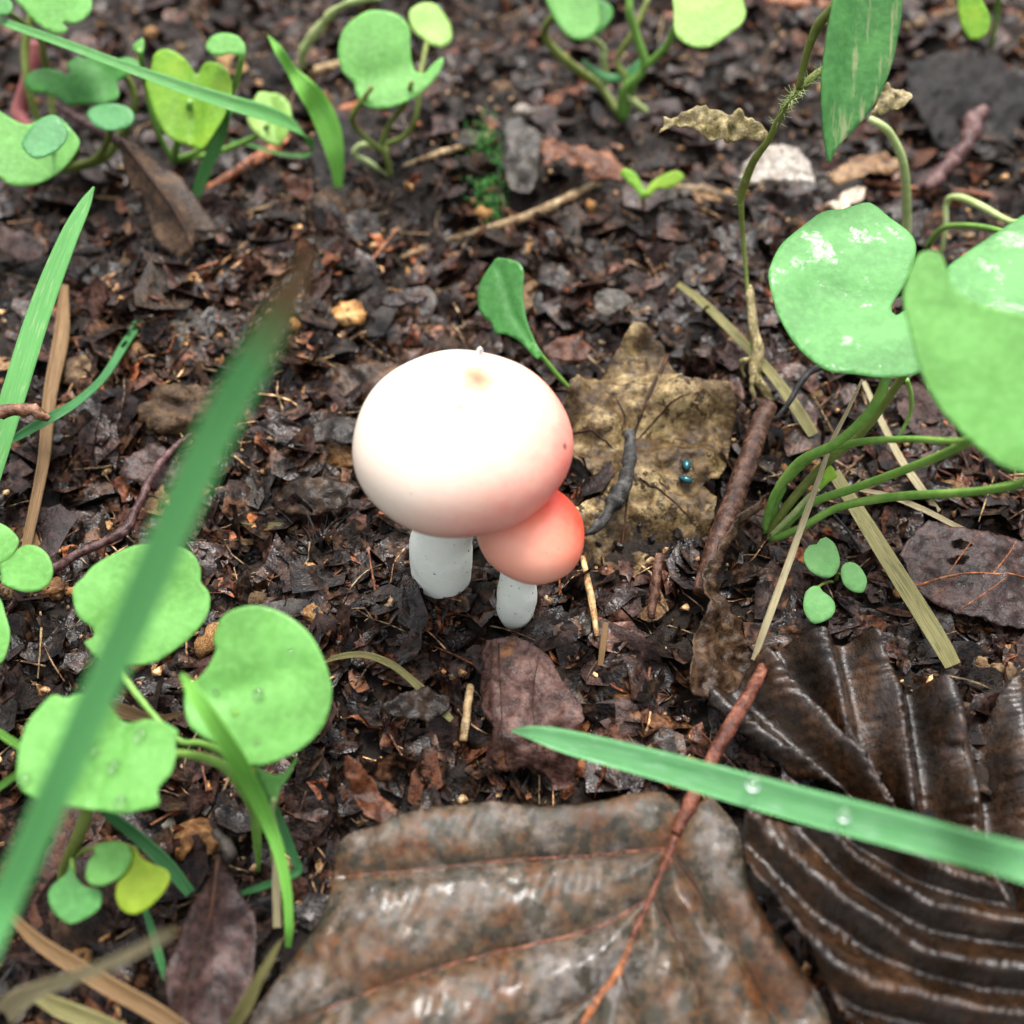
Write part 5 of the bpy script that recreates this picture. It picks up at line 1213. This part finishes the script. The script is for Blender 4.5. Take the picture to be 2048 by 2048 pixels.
pebble('orange grain below the yellow seedling leaf', 'H', 600, 1470, 48, 'pebble_orange', 0.9, 1.0, 0.4)
pebble('pale orange grain beside the dark grain', 'H', 315, 1465, 38, 'pebble_orange', 1.0, 0.9, 0.4)
pebble('small tan grain on the reddish trailing stem', 'E', 595, 1130, 45, 'pebble_orange', 1.0, 0.8, 0.4)
pebble('tan lump beside the small rounded leaf', 'E', 310, 1470, 60, 'pebble_orange', 1.2, 0.7, 0.5)
pebble('brown lump behind the tan dry stem', 'E', 430, 290, 110, 'pebble_brown', 1.0, 0.8, 0.5, name='soil_clod', cat='clod')
pebble('white speck of stone by the tan dry stem', 'E', 315, 625, 34, 'pebble_white', 1.0, 0.9, 0.3)
pebble('orange brown grain beside the maroon leaf scrap', 'I', 1640, 110, 48, 'pebble_orange', 1.1, 0.8, 0.4)
pebble('dark orange grain below the mottled leaf', 'F', 1690, 1840, 38, 'pebble_orange', 1.0, 0.9, 0.4)
pebble('whitish stone chip beyond the long tan straw', 'B', 1100, 640, 62, 'dead_pale', 1.1, 0.7, 0.4)

def drop(label, s, tg, x, y, r):
    uv = px(tg, [(x, y)])
    p = s.surf(uv)[0]
    rc = wpx(p, r * OFF[tg][2])
    v = I3[0] * rc * np.array([1, 1, 0.62])
    R = Vector(s.n).to_track_quat('Z', 'Y').to_matrix()
    v = v @ np.array(R).T + p + s.n * rc * 0.38
    tag(link_mesh('water_drop', v, I3[1], 'water'), label, 'water drop', 'water drops on the leaves')
sLB3 = Sheet('H', LB3, 2.0, (0.0, -0.3, 0.95), relief=vcrease('H', [(660, 250), (560, 450), (470, 700)], 0.10, 32, 0.06, 6))
sLB2 = Sheet('E', LB2, 2.1, (0.05, -0.4, 0.9), relief=vcrease('E', [(1010, 2056), (1250, 2040), (1600, 1900)], 0.05, 35, 0.05, 5))
drop('water drop hanging at the lower rim of the folded round leaf', sLB3, 'H', 665, 715, 40)
drop('water drop at the edge of the folded round leaf', sLB3, 'H', 135, 585, 34)
drop('water drops on the fold of the round leaf', sLB3, 'H', 495, 415, 28)
drop('water drops on the fold of the round leaf', sLB3, 'H', 610, 505, 34)
drop('water drop on a raised lobe of the folded round leaf', sLB3, 'H', 765, 335, 36)
drop('small water drops on the largest round leaf of the plant', sLB2, 'H', 1185, 100, 20)
drop('small water drops on the largest round leaf of the plant', sLB2, 'H', 1415, 380, 18)
drop('small water drops on the largest round leaf of the plant', sLB2, 'H', 1425, 115, 34)
drop('small water drops on the largest round leaf of the plant', sLB2, 'E', 1605, 1795, 14)
class Pt:
    pass
for (x, y, r, z) in ((430, 600, 42, 9.15j), (930, 770, 38, 8.95j)):
    q = P('J', x, y, z); rc = wpx(q, r * OFF['J'][2])
    tag(link_mesh('water_drop', I3[0] * rc * np.array([1, 1, 0.7]) + q + np.array([0, -0.03, 0.035]), I3[1], 'water'), 'water beads sitting on the mint green grass blade', 'water drop', 'water drops on the leaves')
def beetle(label, tg, x, y, L, ang, s=None):
    p = s.surf(px(tg, [(x, y)]))[0] if s else P(tg, x, y)
    Lc = wpx(p, L * OFF[tg][2])
    base = p.copy()
    root = thing('beetle', label, 'beetle', base)
    R = np.array(Euler((0, 0, ang)).to_matrix())
    v = I3[0].copy()
    x_ = v[:, 0]
    wdt = np.where(x_ > 0.35, 0.42 - 0.25 * (x_ - 0.35), 0.46) * (1 - 0.25 * np.exp(-((x_ - 0.4) / 0.07) ** 2))
    v = np.stack([x_ * 0.5, v[:, 1] * wdt * 0.62, v[:, 2] * wdt * 0.55], 1) * Lc
    link_mesh('body', v @ R.T + p + np.array([0, 0, 0.27 * Lc]), I3[1], 'beetle_shell', root)
    for sd_ in (-1, 1):
        for k in (-0.12, 0.06, 0.24):
            pa = np.array([[k, sd_ * 0.15, 0.2], [k * 1.4, sd_ * 0.36, 0.26], [k * 1.8, sd_ * 0.5, 0.02]]) * Lc
            V, F = tube_geo(pa @ R.T + p, 0.03 * Lc, 5)
            link_mesh('leg', V, F, 'twig_black', root)
beetle('tiny metallic blue beetle on the mottled leaf, pointing at the dry sheath', 'G', 55, 815, 85, 1.5, s3)
beetle('tiny metallic blue beetle on the mottled leaf, lying crosswise', 'G', 50, 895, 80, 2.7, s3)

# ------------------------------------------------------------------ loose litter: pieces of their own, the largest 300 of a kind
FOOT.append(px('F', [(420, 1250), (900, 1250), (1220, 1400), (1220, 1720), (950, 1760), (620, 1560), (430, 1450)]))
def blocked(uv, m=38):
    p = np.array([uv]) + np.array([(0, 0), (m, 0), (-m, 0), (0, m), (0, -m)])
    return any(inside(f, p).any() for f in FOOT)
LM = []
for tx_, tg_, x_, y_ in (('the larger mushroom', 'F', 500, 1250), ('the small mushroom', 'F', 1150, 1500), ('the mottled yellow brown leaf', 'F', 1800, 750), ('the thick red brown twig', 'G', 380, 800),
        ('the tiny three leaved seedling', 'G', 880, 1400), ('the broad flattened straw', 'G', 1200, 1300), ('the fan of long leaf stalks', 'G', 900, 800), ('the dark leaf with orange veins', 'G', 1700, 1250),
        ('the maroon leaf scrap', 'F', 1100, 2100), ('the arched yellow straw', 'F', 250, 1900), ('the rim of the wet grey leaf', 'I', 500, 700), ('the seedling with a yellow leaf', 'H', 600, 1150),
        ('the purplish pointed leaf', 'H', 1200, 1500), ('the round notched leaves', 'E', 900, 1500), ('the blackened fungus gills', 'E', 1760, 1200), ('the walnut shaped clod', 'E', 1010, 490),
        ('the reddish trailing stem', 'E', 600, 1150), ('the tan dry stem', 'E', 240, 600), ('the straight striped blade', 'A', 350, 1450), ('the folded dark brown leaf', 'A', 950, 1150), ('the rotten wood chunk', 'A', 1750, 1300),
        ('the notched lime leaf', 'A', 1050, 600), ('the scalloped dark leaves', 'A', 350, 600), ('the kidney leaved plant', 'B', 350, 800), ('the long tan straw', 'B', 950, 1240), ('the spoon shaped leaf', 'B', 980, 1650),
        ('the rust brown leaf scrap', 'B', 1400, 880), ('the two leaved sprout', 'B', 1780, 1100), ('the plant on curved stalks', 'B', 1640, 500), ('the hairy grass stem', 'C', 400, 1200), ('the dry grass sheath', 'C', 430, 1850),
        ('the pale grey leaf', 'C', 560, 900), ('the knobbly purple root', 'C', 1600, 800), ('the arching pale stalk', 'C', 1250, 1000), ('the lime leaf tip', 'C', 1700, 250)):
    LM.append((tx_, px(tg_, [(x_, y_)])[0]))
def nearby(u, v):
    return min(LM, key=lambda q: (q[1][0] - u) ** 2 + (q[1][1] - v) ** 2)[0]
def frag_proto(seed):
    r = random.Random(seed)
    k = r.randint(8, 10); asp = r.uniform(0.4, 0.95)
    cx, cy = r.uniform(-1.6, 1.6), r.uniform(-1.2, 1.2)
    ring = []
    for i in range(k):
        a = 2 * math.pi * (i + r.uniform(-0.38, 0.38)) / k
        q = r.uniform(0.55, 1.12)
        ring.append((q * math.cos(a), q * math.sin(a) * asp))
    V = list(ring)
    V += [(x * 0.68 + r.uniform(-.06, .06), y * 0.68 + r.uniform(-.06, .06)) for x, y in ring]
    V += [(x * 0.33 + r.uniform(-.05, .05), y * 0.33 + r.uniform(-.05, .05)) for x, y in ring]
    V.append((0, 0))
    fold = r.uniform(-0.2, 0.45)
    W = [(x, y, 0.22 * cx * x * x + 0.25 * cy * y * y + fold * abs(y) + r.uniform(-.085, .085)) for x, y in V]
    F = []
    for i in range(k):
        j = (i + 1) % k
        F += [(i, j, k + j), (i, k + j, k + i), (k + i, k + j, 2 * k + j), (k + i, 2 * k + j, 2 * k + i), (2 * k + i, 2 * k + j, 3 * k)]
    return np.array(W), F
FR = [frag_proto(s) for s in range(26)]
def proto_mesh(name, W, F, mat, smooth=True):
    me = bpy.data.meshes.new(name)
    me.from_pydata((np.asarray(W) * 0.01).tolist(), [], [list(f) for f in F])
    me.polygons.foreach_set('use_smooth', [smooth] * len(me.polygons))
    me.materials.append(M[mat]); me.update()
    return me
kinds = [('dead_dark', 'dark brown wet leaf fragment lying loose in the litter', 96), ('dead_maroon', 'purplish brown leaf fragment lying loose in the litter', 84),
         ('dead_red', 'rusty red brown leaf fragment lying loose in the litter', 38), ('dead_tan', 'tan orange leaf fragment lying loose in the litter', 24),
         ('dead_grey', 'dull grey leaf fragment lying loose in the litter', 40), ('dead_black', 'black rotten leaf fragment lying loose in the litter', 18)]
def scatter_uv(lo=-120, hi=2170):
    while True:
        u, v = random.uniform(lo, hi), random.uniform(-60, hi)
        if not blocked((u, v)):
            return u, v
for mat, lab, cnt in kinds:
    protos = [proto_mesh('leaf_fragment', *FR[i], mat) for i in random.sample(range(26), 12)]
    for i in range(cnt):
        u, v = scatter_uv()
        p = ground(u, v)
        sz = math.exp(random.gauss(math.log(0.38), 0.36)) * (0.8 if mat == 'dead_tan' else 1.0)
        o = bpy.data.objects.new('leaf_fragment', random.choice(protos))
        C.objects.link(o)
        o.location = (p + np.array([0, 0, random.uniform(0.02, 0.10) + 0.05 * sz])) * 0.01
        o.rotation_euler = (random.gauss(0, 0.33), random.gauss(0, 0.33), random.uniform(0, 6.28))
        o.scale = (sz, sz, sz)
        tag(o, ('larger ' if sz > 0.38 else 'smaller ') + lab.replace('lying loose in the litter', 'near ' + nearby(u, v)), 'leaf fragment', lab.split(' lying')[0] + 's')
# short twigs and needles
def stick_proto(seed, mat):
    r = random.Random(seed)
    b1, b2 = r.uniform(-.16, .16), r.uniform(-.12, .12)
    pts = np.array([(-1, 0, 0), (-0.4, b1, b2 * .5), (0.3, b1 * .6, b2), (1, 0, 0)])
    V, F = tube_geo(catmull(pts, 6), [0.05, 0.06, 0.065, 0.06, 0.055, 0.035][:len(catmull(pts, 6))], 6, 0.25)
    return proto_mesh('twig_piece', V, F, mat)
for mat, lab, cnt in (('twig_brown', 'short dark brown twig piece among the litter', 50), ('twig_straw', 'short pale straw piece among the litter', 56),
                      ('twig_black', 'short black twig piece among the litter', 40), ('twig_rust', 'short rusty needle piece among the litter', 44)):
    protos = [stick_proto(900 + len(mat) * 31 + i, mat) for i in range(6)]
    for i in range(cnt):
        u, v = scatter_uv()
        p = ground(u, v)
        sz = random.uniform(0.22, 0.75); th = random.uniform(0.5, 1.0) * min(1, 0.32 / sz)
        o = bpy.data.objects.new('twig_piece', random.choice(protos)); C.objects.link(o)
        o.location = (p + np.array([0, 0, random.uniform(0.05, 0.13)])) * 0.01
        o.rotation_euler = (0, random.gauss(0, 0.16), random.uniform(0, 6.28)); o.scale = (sz, sz * th, sz * th)
        tag(o, lab.replace('among the litter', 'near ' + nearby(u, v)).replace('short', 'short' if sz < 0.5 else 'long'), 'twig', lab.replace(' piece', ' pieces'))
for mat, lab, cnt in (('pebble_orange', 'small orange grain of earth among the litter', 90), ('pebble_brown', 'small brown grain of earth among the litter', 55), ('dead_pale', 'tiny pale grit grain among the litter', 34)):
    protos = [proto_mesh('pebble', lump(I2[0], 0.85, 300 + i * 7 + len(mat)) * np.array([1.1, 0.9, 0.75]), I2[1].tolist(), mat) for i in range(6)]
    for i in range(cnt):
        u, v = scatter_uv()
        p = ground(u, v)
        sz = min(0.14, math.exp(random.gauss(math.log(0.08), 0.35))) * (0.5 if mat == 'dead_pale' else 1)
        o = bpy.data.objects.new('pebble', random.choice(protos)); C.objects.link(o)
        o.location = (p + np.array([0, 0, sz * 0.4 + 0.03])) * 0.01
        o.rotation_euler = (random.uniform(-.5, .5), random.uniform(-.5, .5), random.uniform(0, 6.28)); o.scale = (sz, sz, sz)
        tag(o, lab.replace('among the litter', 'near ' + nearby(u, v)), 'pebble', lab.replace('grain', 'grains'))

# ------------------------------------------------------------------ what nobody could count
def rotz(n, tiltsd):
    a = RNG.uniform(0, 2 * np.pi, n); tx = RNG.normal(0, tiltsd, n); ty = RNG.normal(0, tiltsd, n)
    ca, sa_, cx, sx, cy, sy = np.cos(a), np.sin(a), np.cos(tx), np.sin(tx), np.cos(ty), np.sin(ty)
    Rz = np.zeros((n, 3, 3)); Rz[:, 0, 0] = ca; Rz[:, 0, 1] = -sa_; Rz[:, 1, 0] = sa_; Rz[:, 1, 1] = ca; Rz[:, 2, 2] = 1
    Rx = np.zeros((n, 3, 3)); Rx[:, 0, 0] = 1; Rx[:, 1, 1] = cx; Rx[:, 1, 2] = -sx; Rx[:, 2, 1] = sx; Rx[:, 2, 2] = cx
    Ry = np.zeros((n, 3, 3)); Ry[:, 1, 1] = 1; Ry[:, 0, 0] = cy; Ry[:, 0, 2] = sy; Ry[:, 2, 0] = -sy; Ry[:, 2, 2] = cy
    return Rx @ Ry @ Rz
def spots(n):
    """half spread evenly over the soil, half where the view is close"""
    a = np.stack([RNG.uniform(-12.5, 12.5, n), RNG.uniform(-7.5, 15.5, n)], 1)
    b_ = np.stack([RNG.uniform(-6.5, 6.5, n), RNG.uniform(-6.5, 5.5, n)], 1)
    return np.where((RNG.random(n) < 0.66)[:, None], a, b_)
def mass(name, label, shapes, n, lo, hi, tilt, lift, mat, keepout=False, smooth=True):
    Vs, Fs, base = [], [], 0
    xy = spots(n)
    z = hgt(xy[:, 0], xy[:, 1])
    if keepout:
        rel = np.stack([xy[:, 0], xy[:, 1], z], 1) - CAM
        dep = rel @ np.array([0, cp, -sp_]); uu = 1024 + FOC * rel[:, 0] / dep; vv = 1024 - FOC * (rel @ np.array([0, sp_, cp])) / dep
        bad = np.zeros(n, bool)
        for f in FOOT[:-1]:
            bad |= inside(f, np.stack([uu, vv], 1))
        xy, z = xy[~bad], z[~bad]
    n = len(xy)
    size = np.exp(RNG.uniform(np.log(lo), np.log(hi), n))
    pick = RNG.integers(0, len(shapes), n)
    R = rotz(n, tilt)
    for i, (W, F) in enumerate(shapes):
        s = np.where(pick == i)[0]
        if not len(s): continue
        v = np.einsum('nij,vj->nvi', R[s], np.asarray(W)) * size[s][:, None, None]
        v[:, :, 0] += xy[s, 0][:, None]; v[:, :, 1] += xy[s, 1][:, None]
        v[:, :, 2] += (z[s] + size[s] * lift + RNG.uniform(0, 0.05, len(s)))[:, None]
        F = np.asarray(F)
        k = v.shape[1]
        Fs.append((F[None] + (np.arange(len(s)) * k)[:, None, None]).reshape(-1, 3) + base)
        Vs.append(v.reshape(-1, 3)); base += len(s) * k
    o = link_mesh(name, np.vstack(Vs), np.vstack(Fs), mat, loc=(0, 0, 0), smooth=smooth)
    return tag(o, label, 'litter', kind='stuff')
crumbs = [(lump(I1[0], 1.0, 500 + i) * np.array([1.2, 0.8, 0.6]), I1[1]) for i in range(12)]
mass('soil_crumbs', 'dark wet soil crumbs covering the forest floor', crumbs, 7000, 0.015, 0.075, 0.9, 0.4, 'crumb', smooth=False)
mass('earth_grains', 'scattered tan and orange grains of earth', crumbs, 4200, 0.012, 0.075, 0.5, 0.7, 'crumb_light', True)
shr = [(W * np.array([1, 1, 1]), np.array(F)) for W, F in FR[:14]]
mass('leaf_shreds', 'small brown shreds of rotting leaves', shr, 8500, 0.05, 0.2, 0.55, 0.3, 'shred', True)
mass('leaf_flakes', 'overlapping dark brown flakes of rotting leaves', shr, 3600, 0.16, 0.44, 0.45, 0.18, 'shred', True)
mass('maroon_leaf_flakes', 'overlapping purplish brown flakes of rotting leaves', shr, 2300, 0.15, 0.46, 0.42, 0.22, 'shred_maroon', True)
mass('red_leaf_shreds', 'small rusty red shreds of rotting leaves', shr, 2600, 0.05, 0.24, 0.55, 0.4, 'shred_red', True)
def fib(seed):
    r = random.Random(seed)
    pts = np.array([(-1, 0, 0), (-.3, r.uniform(-.3, .3), r.uniform(0, .2)), (.4, r.uniform(-.3, .3), r.uniform(0, .2)), (1, r.uniform(-.2, .2), 0)])
    V, F = tube_geo(catmull(pts, 6), 0.035, 3)
    T = []
    for f in F:
        T += [f] if len(f) == 3 else [[f[0], f[1], f[2]], [f[0], f[2], f[3]]]
    return V, np.array(T)
mass('plant_fibres', 'fine dry fibres and rootlets in the litter', [fib(i) for i in range(10)], 3600, 0.08, 0.42, 0.25, 0.12, 'fibre', True)
